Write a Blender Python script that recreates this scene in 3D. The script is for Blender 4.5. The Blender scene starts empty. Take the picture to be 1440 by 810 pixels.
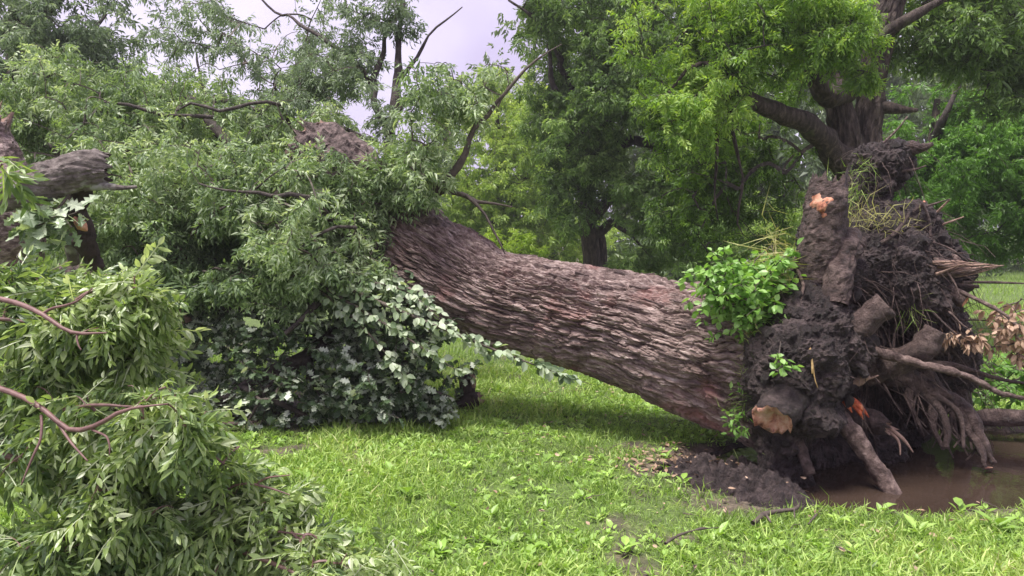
import bpy, math
import numpy as np
from mathutils import Matrix, Vector

# ---------------------------------------------------------------- camera, sky, sun, exposure
SC = bpy.context.scene
COL = SC.collection
FPX, CAMZ, PITCH = 1050.0, 1.60, math.atan(70 / 1050.0)      # focal length in pixels of a 1440 px wide frame
cam = bpy.data.cameras.new("camera")
cam.lens = 36 * FPX / 1440
cam.sensor_width = 36
cam.clip_start, cam.clip_end = 0.05, 500
camo = bpy.data.objects.new("camera", cam)
COL.objects.link(camo)
camo.location = (0, 0, CAMZ)
camo.rotation_euler = (math.pi / 2 - PITCH, 0, 0)
SC.camera = camo

SUN_EL, SUN_AZ = math.radians(72), math.radians(235)          # azimuth clockwise from +Y: behind the camera's left shoulder
world = bpy.data.worlds.new("World")
SC.world = world
world.use_nodes = True
wn, wl = world.node_tree.nodes, world.node_tree.links
wn.clear()
w_out = wn.new('ShaderNodeOutputWorld')
w_bg = wn.new('ShaderNodeBackground')
w_sky = wn.new('ShaderNodeTexSky')
w_sky.sky_type = 'NISHITA'
w_sky.sun_disc = False
w_sky.sun_elevation = SUN_EL
w_sky.sun_rotation = SUN_AZ
w_dim = wn.new('ShaderNodeMixRGB'); w_dim.blend_type = 'MULTIPLY'; w_dim.inputs[0].default_value = 1
w_dim.inputs[2].default_value = (0.5, 0.5, 0.5, 1)
w_tc = wn.new('ShaderNodeTexCoord')
w_no = wn.new('ShaderNodeTexNoise'); w_no.inputs['Scale'].default_value = 2.2; w_no.inputs['Detail'].default_value = 5
w_cr = wn.new('ShaderNodeValToRGB')
w_cr.color_ramp.elements[0].position = 0.38; w_cr.color_ramp.elements[0].color = (3.4, 2.95, 4.3, 1)
w_cr.color_ramp.elements[1].position = 0.62; w_cr.color_ramp.elements[1].color = (5.2, 4.8, 5.9, 1)
w_mix = wn.new('ShaderNodeMixRGB'); w_mix.inputs[0].default_value = 0.93     # cloud cover over the clear sky
wl.new(w_sky.outputs[0], w_dim.inputs[1])
wl.new(w_tc.outputs['Generated'], w_no.inputs['Vector'])
wl.new(w_no.outputs['Fac'], w_cr.inputs[0])
wl.new(w_dim.outputs[0], w_mix.inputs[1])
wl.new(w_cr.outputs[0], w_mix.inputs[2])
wl.new(w_mix.outputs[0], w_bg.inputs['Color'])
w_bg.inputs['Strength'].default_value = 0.048
wl.new(w_bg.outputs[0], w_out.inputs['Surface'])

sun = bpy.data.lights.new("sun", 'SUN')
sun.energy = 1.5
sun.angle = math.radians(20)
sun.color = (1.0, 0.96, 0.88)
suno = bpy.data.objects.new("sun", sun)
COL.objects.link(suno)
sd = Vector((math.sin(SUN_AZ) * math.cos(SUN_EL), math.cos(SUN_AZ) * math.cos(SUN_EL), math.sin(SUN_EL)))
suno.rotation_euler = (-sd).to_track_quat('-Z', 'Y').to_euler()
suno.location = (0, 0, 30)

vs = SC.view_settings
vs.view_transform = 'Standard'; vs.look = 'None'; vs.exposure = 2.25; vs.gamma = 1.0
vs.use_curve_mapping = False
SC.render.engine = 'CYCLES'
cy = SC.cycles
cy.max_bounces = 7; cy.diffuse_bounces = 4; cy.glossy_bounces = 2; cy.transmission_bounces = 4
cy.transparent_max_bounces = 4
cy.use_denoising = True
cy.sample_clamp_indirect = 4

HAZE = 0.0015      # density of the damp air (built at the end)

# ---------------------------------------------------------------- helpers
RNG = np.random.default_rng(11)
CP, SP = math.cos(PITCH), math.sin(PITCH)


def P(px, py, d):
    """world point that the photograph shows at pixel (px, py), d metres in front of the camera"""
    u = (px - 720) / FPX; v = -(py - 405) / FPX
    dy = CP + v * SP; dz = -SP + v * CP
    return np.array([u / dy * d, d, CAMZ + dz / dy * d])


def PP(*rows):
    return np.array([P(*r) for r in rows])


def unit(v):
    return v / np.maximum(np.linalg.norm(v, axis=-1, keepdims=True), 1e-9)


def _hash(ix, iy, iz, seed):
    h = (ix.astype(np.uint32) * np.uint32(374761393) + iy.astype(np.uint32) * np.uint32(668265263)
         + iz.astype(np.uint32) * np.uint32(2147483647 - 1274126177) + np.uint32((seed * 974634777) & 0xffffffff))
    h = (h ^ (h >> np.uint32(13))) * np.uint32(1274126177)
    h = h ^ (h >> np.uint32(16))
    return h


def noise(p, scale=1.0, seed=0):
    """value noise, -1..1, vectorised over points (N,3)"""
    q = np.asarray(p, dtype=np.float64) * scale + 1000.0
    i = np.floor(q).astype(np.int64); f = q - i
    f = f * f * f * (f * (f * 6 - 15) + 10)
    r = np.zeros(len(q))
    for dx in (0, 1):
        wx = f[:, 0] if dx else 1 - f[:, 0]
        for dy in (0, 1):
            wy = f[:, 1] if dy else 1 - f[:, 1]
            for dz in (0, 1):
                wz = f[:, 2] if dz else 1 - f[:, 2]
                r += wx * wy * wz * (_hash(i[:, 0] + dx, i[:, 1] + dy, i[:, 2] + dz, seed) / 4294967295.0)
    return r * 2 - 1


def fbm(p, scale=1.0, octs=4, seed=0, gain=0.5):
    r = 0; a = 1; t = 0
    for o in range(octs):
        r = r + a * noise(p, scale * 2 ** o, seed + o * 17); t += a; a *= gain
    return r / t


def worley2(a, b, seed=0):
    """2-D cellular noise: returns F1, F2, cell random, offset of the point inside its cell along b"""
    ia = np.floor(a).astype(np.int64); ib = np.floor(b).astype(np.int64)
    f1 = np.full(a.shape, 9.0); f2 = np.full(a.shape, 9.0); cid = np.zeros(a.shape); ob = np.zeros(a.shape)
    for da in (-1, 0, 1):
        for db in (-1, 0, 1):
            ca = ia + da; cb = ib + db; z = np.zeros_like(ca)
            ra = _hash(ca + 5000, cb + 5000, z, seed) / 4294967295.0
            rb = _hash(ca + 5000, cb + 5000, z + 1, seed) / 4294967295.0
            dA = ca + 0.15 + 0.7 * ra - a; dB = cb + 0.1 + 0.8 * rb - b
            dd = np.sqrt(dA * dA + dB * dB)
            near = dd < f1
            f2 = np.where(near, f1, np.minimum(f2, dd))
            cid = np.where(near, _hash(ca + 5000, cb + 5000, z + 2, seed) / 4294967295.0, cid)
            ob = np.where(near, -dB, ob)
            f1 = np.where(near, dd, f1)
    return f1, f2, cid, ob


def worley3(p, scale, seed=0):
    q = p * scale + 500; i0 = np.floor(q).astype(np.int64)
    f1 = np.full(len(q), 9.0); f2 = np.full(len(q), 9.0)
    for dx in (-1, 0, 1):
        for dy in (-1, 0, 1):
            for dz in (-1, 0, 1):
                c = i0 + [dx, dy, dz]
                j = np.stack([_hash(c[:, 0], c[:, 1], c[:, 2], seed + e) / 4294967295.0 for e in (0, 1, 2)], 1)
                d = np.linalg.norm(c + j - q, axis=1)
                f2 = np.where(d < f1, f1, np.minimum(f2, d)); f1 = np.minimum(f1, d)
    return f1, f2


def build_mesh(name, V, faces, mats, tint=None, mat_idx=None, smooth=False):
    """faces: list of int arrays (n,k)"""
    me = bpy.data.meshes.new(name)
    V = np.ascontiguousarray(V, dtype=np.float32)
    me.vertices.add(len(V)); me.vertices.foreach_set('co', V.ravel())
    faces = [np.asarray(f) for f in faces if len(f)]
    loops = np.concatenate([f.ravel() for f in faces]).astype(np.int32)
    counts = np.concatenate([np.full(len(f), f.shape[1]) for f in faces]).astype(np.int32)
    starts = np.concatenate([[0], np.cumsum(counts)[:-1]]).astype(np.int32)
    me.loops.add(len(loops)); me.loops.foreach_set('vertex_index', loops)
    me.polygons.add(len(counts)); me.polygons.foreach_set('loop_start', starts)
    try:
        me.polygons.foreach_set('loop_total', counts)
    except Exception:
        pass
    for m in (mats if isinstance(mats, (list, tuple)) else [mats]):
        me.materials.append(m)
    if mat_idx is not None:
        me.polygons.foreach_set('material_index', np.asarray(mat_idx, dtype=np.int32))
    me.polygons.foreach_set('use_smooth', np.full(len(counts), smooth, dtype=bool))
    if tint is not None:
        at = me.attributes.new('tint', 'FLOAT', 'POINT')
        at.data.foreach_set('value', np.asarray(tint, dtype=np.float32))
    me.update(calc_edges=True)
    return me


INV = {}


def link(name, data, parent=None, **props):
    o = bpy.data.objects.new(name, data)
    COL.objects.link(o)
    if parent is not None:
        o.parent = parent
        o.matrix_parent_inverse = INV[parent.name]
    if o.name not in INV:
        INV[o.name] = Matrix.Identity(4)
    for k, v in props.items():
        o[k] = v
    return o


def thing(name, loc, label, category, group=None):
    o = bpy.data.objects.new(name, None)
    COL.objects.link(o)
    o.empty_display_size = 0.1
    o.location = [float(c) for c in loc]
    INV[o.name] = Matrix.Translation(o.location).inverted()
    o['label'] = label; o['category'] = category
    if group: o['group'] = group
    return o


class Acc:
    """collects geometry for ONE mesh object"""
    def __init__(s):
        s.V = []; s.F = []; s.M = []; s.T = []; s.n = 0

    def add(s, V, F, mi=0, tint=0.5):
        F = F if isinstance(F, list) else [F]
        for f in F:
            if len(f):
                s.F.append(np.asarray(f) + s.n); s.M.append(np.full(len(f), mi))
        s.V.append(V); s.n += len(V)
        s.T.append(np.full(len(V), tint) if np.isscalar(tint) else tint)

    def mesh(s, name, mats, smooth=False):
        return build_mesh(name, np.concatenate(s.V), s.F, mats, np.concatenate(s.T), np.concatenate(s.M), smooth)

    def obj(s, name, mats, parent=None, smooth=False, **props):
        return link(name, s.mesh(name, mats, smooth), parent, **props)


def spline(pts, n):
    """Catmull-Rom through rows of pts (any columns), n samples, by chord length"""
    pts = np.asarray(pts, dtype=float)
    if len(pts) == 2:
        t = np.linspace(0, 1, n)[:, None]
        return pts[0] * (1 - t) + pts[1] * t
    L = np.concatenate([[0], np.cumsum(np.linalg.norm(np.diff(pts[:, :3], axis=0), axis=1))])
    e = np.vstack([2 * pts[0] - pts[1], pts, 2 * pts[-1] - pts[-2]])
    s = np.linspace(0, L[-1], n)
    k = np.clip(np.searchsorted(L, s, side='right') - 1, 0, len(pts) - 2)
    t = ((s - L[k]) / (L[k + 1] - L[k]))[:, None]
    p0, p1, p2, p3 = e[k], e[k + 1], e[k + 2], e[k + 3]
    return 0.5 * ((2 * p1) + (-p0 + p2) * t + (2 * p0 - 5 * p1 + 4 * p2 - p3) * t ** 2 + (-p0 + 3 * p1 - 3 * p2 + p3) * t ** 3)


def frames(c):
    """per-sample frame of a centre line: tangent, and two side vectors (parallel transport); first side vector faces the camera"""
    t = unit(np.gradient(c, axis=0))
    a = np.zeros_like(c); ref = np.array([0.03, -1.0, 0.25])
    for i in range(len(c)):
        v = ref - np.dot(ref, t[i]) * t[i]
        if np.linalg.norm(v) < 1e-3:
            v = np.cross(t[i], (1, 0, 0))
        a[i] = v / np.linalg.norm(v); ref = a[i]
    return t, a, np.cross(t, a)


def tube(pts, n=14, seg=10, rough=0.0, rscale=6.0, seed=0, end='taper', start='open', ragged=0.0, wood=1, tint=0.5, bark=None, octs=3):
    """pts rows (x,y,z,r). Returns V, faces, material index list. end: taper | cut | broken"""
    s = spline(pts, n); c = s[:, :3]; r = np.maximum(s[:, 3], 0.001)
    t, a, b = frames(c)
    th = np.linspace(0, 2 * np.pi, seg, endpoint=False)
    dirs = np.cos(th)[None, :, None] * a[:, None] + np.sin(th)[None, :, None] * b[:, None]
    V = c[:, None] + dirs * r[:, None, None]
    if rough > 0:
        d = fbm((V * np.array([1, 1, 1])).reshape(-1, 3), rscale, octs, seed, .6).reshape(n, seg)
        V = V + dirs * (d * rough)[..., None] * np.minimum(1, r / r.max() + 0.3)[:, None, None]
    if bark is not None:
        ca, cb, h = bark
        ss = np.concatenate([[0], np.cumsum(np.linalg.norm(np.diff(c, axis=0), axis=1))])
        A = (th[None, :] * r.mean()) / ca + 0 * ss[:, None]; B = ss[:, None] / cb + 0 * th[None]
        q = np.stack([A, B, A * 0], -1).reshape(-1, 3)
        w = noise(q, 0.9, seed + 3).reshape(n, seg)
        f1, f2, cid, ob = worley2(A + 0.35 * w, B + 0.3 * w, seed)
        hh = np.clip((f2 - f1) / 0.35, 0, 1) * (0.5 + 0.5 * cid)
        V = V + dirs * (hh * h)[..., None]
    if end == 'broken':
        k = noise(np.stack([np.cos(th) * 2.3, np.sin(th) * 2.3, th * 0 + seed], 1), 1.6, seed) + 0.6 * RNG.uniform(-1, 1, seg)
        V[-1] += t[-1] * (k * ragged)[:, None]
        V[-2] += t[-1] * (k * ragged * 0.4)[:, None]
    V = V.reshape(-1, 3)
    i = np.arange(n - 1)[:, None] * seg; j = np.arange(seg)[None]; j2 = (j + 1) % seg
    Q = np.stack([i + j, i + j2, i + seg + j2, i + seg + j], -1).reshape(-1, 4)
    F = [Q]; M = [np.zeros(len(Q), int)]
    nv = len(V)
    if end in ('cut', 'broken'):
        ring = (n - 1) * seg + np.arange(seg); k = np.arange(seg); k2 = (k + 1) % seg
        prev = ring; deep = .12 if end == 'cut' else .8
        for fr in (.86, .62, .38, .16):
            q = c[-1] + (V[ring] - c[-1]) * fr
            q = q + t[-1] * ((RNG.uniform(-.5, .5, (seg, 1)) * .35 + .6 * noise(q, 22, seed)[:, None] - (1 - fr)) * deep * r[-1] + (1 - fr) * np.dot(c[-1] - q, t[-1])[:, None])
            m0 = len(V); V = np.vstack([V, q]); cur = m0 + k
            q2 = np.stack([prev[k], prev[k2], cur[k2], cur[k]], -1)
            F.append(q2); M.append(np.full(len(q2), 0 if (fr == .86 and end == 'cut') else wood)); prev = cur
        V = np.vstack([V, V[prev].mean(0)[None]])
        t2 = np.stack([prev[k], prev[k2], np.full(seg, len(V) - 1)], -1)
        F.append(t2); M.append(np.full(len(t2), wood))
    else:
        V = np.vstack([V, c[-1] + t[-1] * r[-1] * 0.6])
        k = np.arange(seg); ring = (n - 1) * seg
        t2 = np.stack([ring + k, ring + (k + 1) % seg, np.full(seg, nv)], -1)
        F += [t2]; M += [np.zeros(len(t2), int)]
    return V, F, np.concatenate(M)


def tube_mesh(name, mats, pts, smooth=True, **kw):
    V, F, M = tube(pts, **kw)
    return build_mesh(name, V, F, mats, np.full(len(V), kw.get('tint', 0.5)), M, smooth)


def tubes_batch(pts, rad, seg=4):
    """pts (N,k,3), rad (N,k) -> merged tubes"""
    N, k, _ = pts.shape
    t = unit(np.gradient(pts, axis=1))
    ref = np.where(np.abs(t[..., 2:3]) > 0.9, np.array([1.0, 0, 0]), np.array([0, 0, 1.0]))
    a = unit(np.cross(t, ref)); b = np.cross(t, a)
    th = np.linspace(0, 2 * np.pi, seg, endpoint=False)
    V = pts[:, :, None] + rad[..., None, None] * (np.cos(th)[:, None] * a[:, :, None] + np.sin(th)[:, None] * b[:, :, None])
    i = (np.arange(N) * k * seg)[:, None, None] + (np.arange(k - 1) * seg)[None, :, None]
    j = np.arange(seg)[None, None]; j2 = (j + 1) % seg
    Q = np.stack([i + j, i + j2, i + seg + j2, i + seg + j], -1).reshape(-1, 4)
    return V.reshape(-1, 3), Q


def lframes(dirs, ups):
    x = unit(dirs); y = unit(np.cross(ups, x)); z = np.cross(x, y)
    return np.stack([x, y, z], axis=2)


def scatter(acc, tmpls, M, pos, scale, tint, mi=0):
    """merge one template copy per instance into acc; tmpls list of (V, [F...])"""
    N = len(pos)
    if N == 0: return
    pick = RNG.integers(0, len(tmpls), N)
    scale = np.broadcast_to(scale, (N,)); tint = np.broadcast_to(tint, (N,))
    for k, (TV, TF, *TT) in enumerate(tmpls):
        ix = np.nonzero(pick == k)[0]
        if not len(ix): continue
        V = np.einsum('nij,mj->nmi', M[ix] * scale[ix][:, None, None], TV) + pos[ix][:, None]
        off = (np.arange(len(ix)) * len(TV))[:, None, None]
        acc.add(V.reshape(-1, 3), [(f[None] + off).reshape(-1, f.shape[1]) for f in TF], mi,
                (tint[ix][:, None] + (TT[0] if TT else np.zeros(len(TV)))[None]).ravel())


# ---------------------------------------------------------------- materials
def new_mat(name):
    m = bpy.data.materials.new(name); m.use_nodes = True
    n, l = m.node_tree.nodes, m.node_tree.links
    n.clear()
    out = n.new('ShaderNodeOutputMaterial')
    return m, n, l, out


def ramp(n, stops):
    r = n.new('ShaderNodeValToRGB')
    e = r.color_ramp.elements
    while len(e) < len(stops): e.new(0.5)
    for el, (p, c) in zip(e, stops):
        el.position = p; el.color = (*c, 1)
    return r


def leaf_mat(name, stops, trans=0.35, tcol=(1.5, 1.6, 0.7), rough=0.42, spec=0.5):
    """stops colour the per-leaf tint value 0..1"""
    m, n, l, out = new_mat(name)
    at = n.new('ShaderNodeAttribute'); at.attribute_name = 'tint'
    rp = ramp(n, stops)
    l.new(at.outputs['Fac'], rp.inputs[0])
    no = n.new('ShaderNodeTexNoise'); no.inputs['Scale'].default_value = 18; no.inputs['Detail'].default_value = 2
    tc = n.new('ShaderNodeTexCoord'); l.new(tc.outputs['Object'], no.inputs['Vector'])
    mx = n.new('ShaderNodeMixRGB'); mx.blend_type = 'MULTIPLY'; mx.inputs[0].default_value = 1
    rr = ramp(n, [(0.3, (0.75, 0.75, 0.75)), (0.7, (1.2, 1.2, 1.1))])
    l.new(no.outputs['Fac'], rr.inputs[0]); l.new(rp.outputs[0], mx.inputs[1]); l.new(rr.outputs[0], mx.inputs[2])
    b = n.new('ShaderNodeBsdfPrincipled')
    b.inputs['Roughness'].default_value = rough; b.inputs['Specular IOR Level'].default_value = spec
    l.new(mx.outputs[0], b.inputs['Base Color'])
    t = n.new('ShaderNodeBsdfTranslucent')
    tm = n.new('ShaderNodeMixRGB'); tm.blend_type = 'MULTIPLY'; tm.inputs[0].default_value = 1; tm.inputs[2].default_value = (*tcol, 1)
    l.new(mx.outputs[0], tm.inputs[1]); l.new(tm.outputs[0], t.inputs['Color'])
    ms = n.new('ShaderNodeMixShader'); ms.inputs[0].default_value = trans
    l.new(b.outputs[0], ms.inputs[1]); l.new(t.outputs[0], ms.inputs[2]); l.new(ms.outputs[0], out.inputs['Surface'])
    return m


def rock_mat(name, stops, scale=6, detail=8, rough=0.75, bump=0.5, bscale=30, dist=0.02, stretch=None, spec=0.35, spots=None, roughvar=0.0, attr=None, stain=None):
    """bark, soil, wood: noise colour and bump in object space"""
    m, n, l, out = new_mat(name)
    tc = n.new('ShaderNodeTexCoord')
    src = tc.outputs['Object']
    if attr:
        an = n.new('ShaderNodeAttribute'); an.attribute_name = attr; src = an.outputs['Vector']
    if stretch:
        mp = n.new('ShaderNodeMapping'); mp.inputs['Scale'].default_value = stretch[0]; mp.inputs['Rotation'].default_value = stretch[1]
        l.new(src, mp.inputs['Vector']); src = mp.outputs[0]
    no = n.new('ShaderNodeTexNoise'); no.inputs['Scale'].default_value = scale; no.inputs['Detail'].default_value = detail
    no.inputs['Roughness'].default_value = 0.65
    l.new(src, no.inputs['Vector'])
    rp = ramp(n, stops); l.new(no.outputs['Fac'], rp.inputs[0])
    colr = rp.outputs[0]
    if spots:
        sc, lo, hi, c = spots
        n2 = n.new('ShaderNodeTexNoise'); n2.inputs['Scale'].default_value = sc; n2.inputs['Detail'].default_value = 6
        l.new(tc.outputs['Object'], n2.inputs['Vector'])
        r2 = ramp(n, [(lo, (0, 0, 0)), (hi, (1, 1, 1))]); l.new(n2.outputs['Fac'], r2.inputs[0])
        mx = n.new('ShaderNodeMixRGB'); mx.inputs[2].default_value = (*c, 1)
        l.new(r2.outputs[0], mx.inputs[0]); l.new(colr, mx.inputs[1]); colr = mx.outputs[0]
    if stain:
        n3 = n.new('ShaderNodeTexNoise'); n3.inputs['Scale'].default_value = stain[0]; n3.inputs['Detail'].default_value = 7; n3.inputs['Roughness'].default_value = .65
        l.new(tc.outputs['Object'], n3.inputs['Vector'])
        r4 = ramp(n, [(stain[1], stain[3]), (stain[2], (1, 1, 1))]); l.new(n3.outputs['Fac'], r4.inputs[0])
        mu = n.new('ShaderNodeMixRGB'); mu.blend_type = 'MULTIPLY'; mu.inputs[0].default_value = 1
        l.new(colr, mu.inputs[1]); l.new(r4.outputs[0], mu.inputs[2]); colr = mu.outputs[0]
    b = n.new('ShaderNodeBsdfPrincipled'); b.inputs['Roughness'].default_value = rough
    b.inputs['Specular IOR Level'].default_value = spec
    l.new(colr, b.inputs['Base Color'])
    if roughvar:
        r3 = ramp(n, [(0.35, (rough - roughvar,) * 3), (0.65, (min(1, rough + roughvar),) * 3)])
        l.new(no.outputs['Fac'], r3.inputs[0]); l.new(r3.outputs[0], b.inputs['Roughness'])
    nb = n.new('ShaderNodeTexNoise'); nb.inputs['Scale'].default_value = bscale; nb.inputs['Detail'].default_value = 8
    nb.inputs['Roughness'].default_value = 0.7
    l.new(src, nb.inputs['Vector'])
    bp = n.new('ShaderNodeBump'); bp.inputs['Strength'].default_value = bump; bp.inputs['Distance'].default_value = dist
    l.new(nb.outputs['Fac'], bp.inputs['Height']); l.new(bp.outputs[0], b.inputs['Normal'])
    l.new(b.outputs[0], out.inputs['Surface'])
    return m


M_BARK = rock_mat("fallen_bark", [(0.36, (0.075, 0.047, 0.043)), (0.5, (0.225, 0.155, 0.145)), (0.63, (0.5, 0.385, 0.365))], scale=26,
                  rough=0.5, bump=1.0, bscale=40, dist=0.03, spots=(2.2, 0.58, 0.72, (0.30, 0.14, 0.13)), roughvar=0.15,
                  stretch=((0.45, 1, 1.5), (0, math.radians(16), 0)))
M_TRUNK = rock_mat("fallen_trunk_bark", [(0.34, (0.078, 0.05, 0.044)), (0.48, (0.24, 0.168, 0.152)), (0.58, (0.4, 0.3, 0.278)), (0.68, (0.62, 0.52, 0.48))], scale=10,
                   rough=0.42, bump=1.0, bscale=13, dist=0.03, spots=(2.4, 0.56, 0.7, (0.30, 0.15, 0.135)), roughvar=0.15, stretch=((5.0, .75, 1), (0, 0, 0)), attr='along_bark', stain=(3.1, .36, .54, (.5, .46, .45)))
M_BARK2 = rock_mat("standing_bark", [(0.35, (0.018, 0.012, 0.01)), (0.5, (0.05, 0.035, 0.03)), (0.68, (0.135, 0.102, 0.086))], scale=13,
                   rough=0.75, bump=1.0, bscale=26, dist=0.03, stretch=((1.4, 1.4, 0.4), (0, 0, 0)), spots=(2.5, 0.6, 0.75, (0.10, 0.12, 0.05)))
M_LIMB = rock_mat("limb_bark", [(0.35, (0.025, 0.019, 0.017)), (0.55, (0.065, 0.05, 0.045)), (0.75, (0.15, 0.125, 0.115))], scale=14, rough=0.75, bump=0.7, bscale=50)
M_BARKDK = rock_mat("dark_bark", [(0.35, (0.04, 0.026, 0.024)), (0.5, (0.115, 0.08, 0.075)), (0.66, (0.26, 0.19, 0.18))], scale=18, rough=0.55, bump=1.0, bscale=40, dist=0.03)
M_GREYLOG = rock_mat("grey_bark", [(0.3, (0.07, 0.055, 0.05)), (0.55, (0.17, 0.14, 0.13)), (0.75, (0.33, 0.29, 0.27))], scale=16, rough=0.8, bump=0.9, bscale=45,
                     spots=(7, 0.6, 0.68, (0.36, 0.36, 0.31)))
M_TWIG = rock_mat("twig_bark", [(0.3, (0.05, 0.04, 0.034)), (0.7, (0.13, 0.10, 0.085))], scale=20, rough=0.7, bump=0.3, bscale=60)
M_REDTWIG = rock_mat("red_twig_bark", [(0.3, (0.11, 0.055, 0.055)), (0.7, (0.24, 0.14, 0.13))], scale=25, rough=0.5, bump=0.3, bscale=90, dist=0.004)
M_SOIL = rock_mat("wet_soil", [(0.36, (0.02, 0.013, 0.013)), (0.5, (0.045, 0.03, 0.03)), (0.68, (0.12, 0.085, 0.082))], scale=11, rough=0.58,
                  bump=1.0, bscale=30, dist=0.06, roughvar=0.18, spec=0.5)
M_ROOT = rock_mat("root_bark", [(0.3, (0.035, 0.024, 0.023)), (0.52, (0.10, 0.066, 0.06)), (0.7, (0.23, 0.165, 0.15))], scale=13, rough=0.55,
                  bump=1.0, bscale=34, dist=0.05, roughvar=0.15)
M_PALEROOT = rock_mat("pale_root", [(0.36, (0.06, 0.038, 0.033)), (0.5, (0.16, 0.108, 0.095)), (0.66, (0.31, 0.225, 0.2))], scale=20, rough=0.6, bump=1.0, bscale=45, dist=0.03)
M_ORANGE = rock_mat("orange_wood", [(0.36, (0.16, 0.05, 0.03)), (0.45, (0.5, 0.2, 0.12)), (0.58, (0.62, 0.34, 0.23)), (0.7, (0.66, 0.46, 0.33))], scale=14, rough=0.6, bump=0.7, bscale=60, dist=0.01)
M_CUT = rock_mat("fresh_cut_wood", [(0.36, (0.25, 0.09, 0.06)), (0.46, (0.6, 0.3, 0.22)), (0.6, (0.74, 0.5, 0.4))], scale=11, rough=0.6, bump=0.8, bscale=50, dist=0.015)
M_REDWOOD = rock_mat("red_inner_wood", [(0.38, (0.3, 0.05, 0.025)), (0.5, (0.62, 0.13, 0.05)), (0.64, (0.68, 0.3, 0.16))], scale=26, rough=0.5, bump=0.5, bscale=60, dist=0.01)
M_TORN = rock_mat("torn_wood", [(0.3, (0.2, 0.12, 0.1)), (0.55, (0.38, 0.25, 0.2)), (0.75, (0.55, 0.4, 0.31))], scale=12, rough=0.75, bump=0.9, bscale=60)
M_ROTTEN = rock_mat("rotten_wood", [(0.3, (0.02, 0.014, 0.012)), (0.6, (0.06, 0.04, 0.035)), (0.8, (0.13, 0.07, 0.05))], scale=14, rough=0.8, bump=1.0, bscale=40)
M_YROOT = rock_mat("yellow_root", [(0.3, (0.4, 0.25, 0.1)), (0.7, (0.6, 0.42, 0.2))], scale=20, rough=0.6, bump=0.3)
M_METAL = rock_mat("galvanised_metal", [(0.3, (0.3, 0.31, 0.32)), (0.7, (0.48, 0.49, 0.5))], scale=12, rough=0.45, bump=0.1)

L_FORE = leaf_mat("bough_leaf", [(0, (0.075, 0.125, 0.055)), (0.35, (0.155, 0.23, 0.085)), (0.65, (0.26, 0.35, 0.125)), (0.85, (0.36, 0.45, 0.19)), (1, (0.52, 0.57, 0.4))], 0.3, rough=0.36, spec=0.6)
L_FALL = leaf_mat("fallen_crown_leaf", [(0, (0.07, 0.115, 0.065)), (0.4, (0.145, 0.215, 0.11)), (0.75, (0.255, 0.345, 0.175)), (1, (0.48, 0.55, 0.4))], 0.35, rough=0.42)
L_UP = leaf_mat("upper_crown_leaf", [(0, (0.12, 0.165, 0.115)), (0.5, (0.2, 0.265, 0.17)), (1, (0.33, 0.4, 0.26))], 0.35, tcol=(1.3, 1.4, 0.9))
L_OAK = leaf_mat("lobed_leaf", [(0, (0.055, 0.09, 0.05)), (0.55, (0.11, 0.165, 0.085)), (0.75, (0.17, 0.23, 0.13)), (0.8, (0.32, 0.38, 0.3)), (1, (0.58, 0.62, 0.55))], 0.2, rough=0.45)
L_PALE = leaf_mat("pale_leaf", [(0, (0.06, 0.10, 0.05)), (0.45, (0.13, 0.19, 0.10)), (0.6, (0.3, 0.38, 0.25)), (1, (0.52, 0.58, 0.46))], 0.25, rough=0.45)
L_SHRUB = leaf_mat("shrub_leaf", [(0, (0.092, 0.1955, 0.0403)), (0.5, (0.1725, 0.3335, 0.069)), (1, (0.345, 0.529, 0.184))], 0.35, rough=0.4)
L_RIGHT = leaf_mat("standing_tree_leaf", [(0, (0.05, 0.095, 0.028)), (0.45, (0.125, 0.225, 0.05)), (0.8, (0.24, 0.39, 0.085)), (1, (0.37, 0.5, 0.14))], 0.42, tcol=(1.7, 1.7, 0.45))
L_MID = leaf_mat("dark_tree_leaf", [(0, (0.07, 0.12, 0.045)), (0.5, (0.165, 0.26, 0.09)), (1, (0.31, 0.42, 0.16))], 0.38)
L_YEL = leaf_mat("yellow_tree_leaf", [(0, (0.19, 0.28, 0.085)), (0.5, (0.33, 0.44, 0.13)), (1, (0.5, 0.58, 0.18))], 0.4)
L_BUSH = leaf_mat("yellow_bush_leaf", [(0, (0.22, 0.34, 0.05)), (1, (0.4, 0.5, 0.1))], 0.4)
L_FAR = leaf_mat("woodland_leaf", [(0, (0.06, 0.095, 0.045)), (0.5, (0.12, 0.18, 0.075)), (1, (0.2, 0.27, 0.11))], 0.35)
L_DEAD = leaf_mat("dead_leaf", [(0, (0.26, 0.16, 0.11)), (1, (0.6, 0.43, 0.33))], 0.2, tcol=(1.1, 1.0, 0.8), rough=0.7)
L_GRASS = leaf_mat("grass_blade", [(0, (0.122, 0.2, 0.045)), (0.35, (0.23, 0.365, 0.078)), (0.75, (0.385, 0.515, 0.135)), (0.95, (0.5, 0.6, 0.22)), (1, (0.54, 0.52, 0.28))], 0.3, rough=0.5)
L_WEED = leaf_mat("weed_leaf", [(0, (0.16, 0.27, 0.06)), (0.6, (0.27, 0.43, 0.09)), (1, (0.42, 0.58, 0.16))], 0.3, rough=0.45)
L_DRY = leaf_mat("dry_grass", [(0, (0.3, 0.3, 0.1)), (0.5, (0.42, 0.42, 0.17)), (1, (0.52, 0.45, 0.25))], 0.3, rough=0.6)

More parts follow.
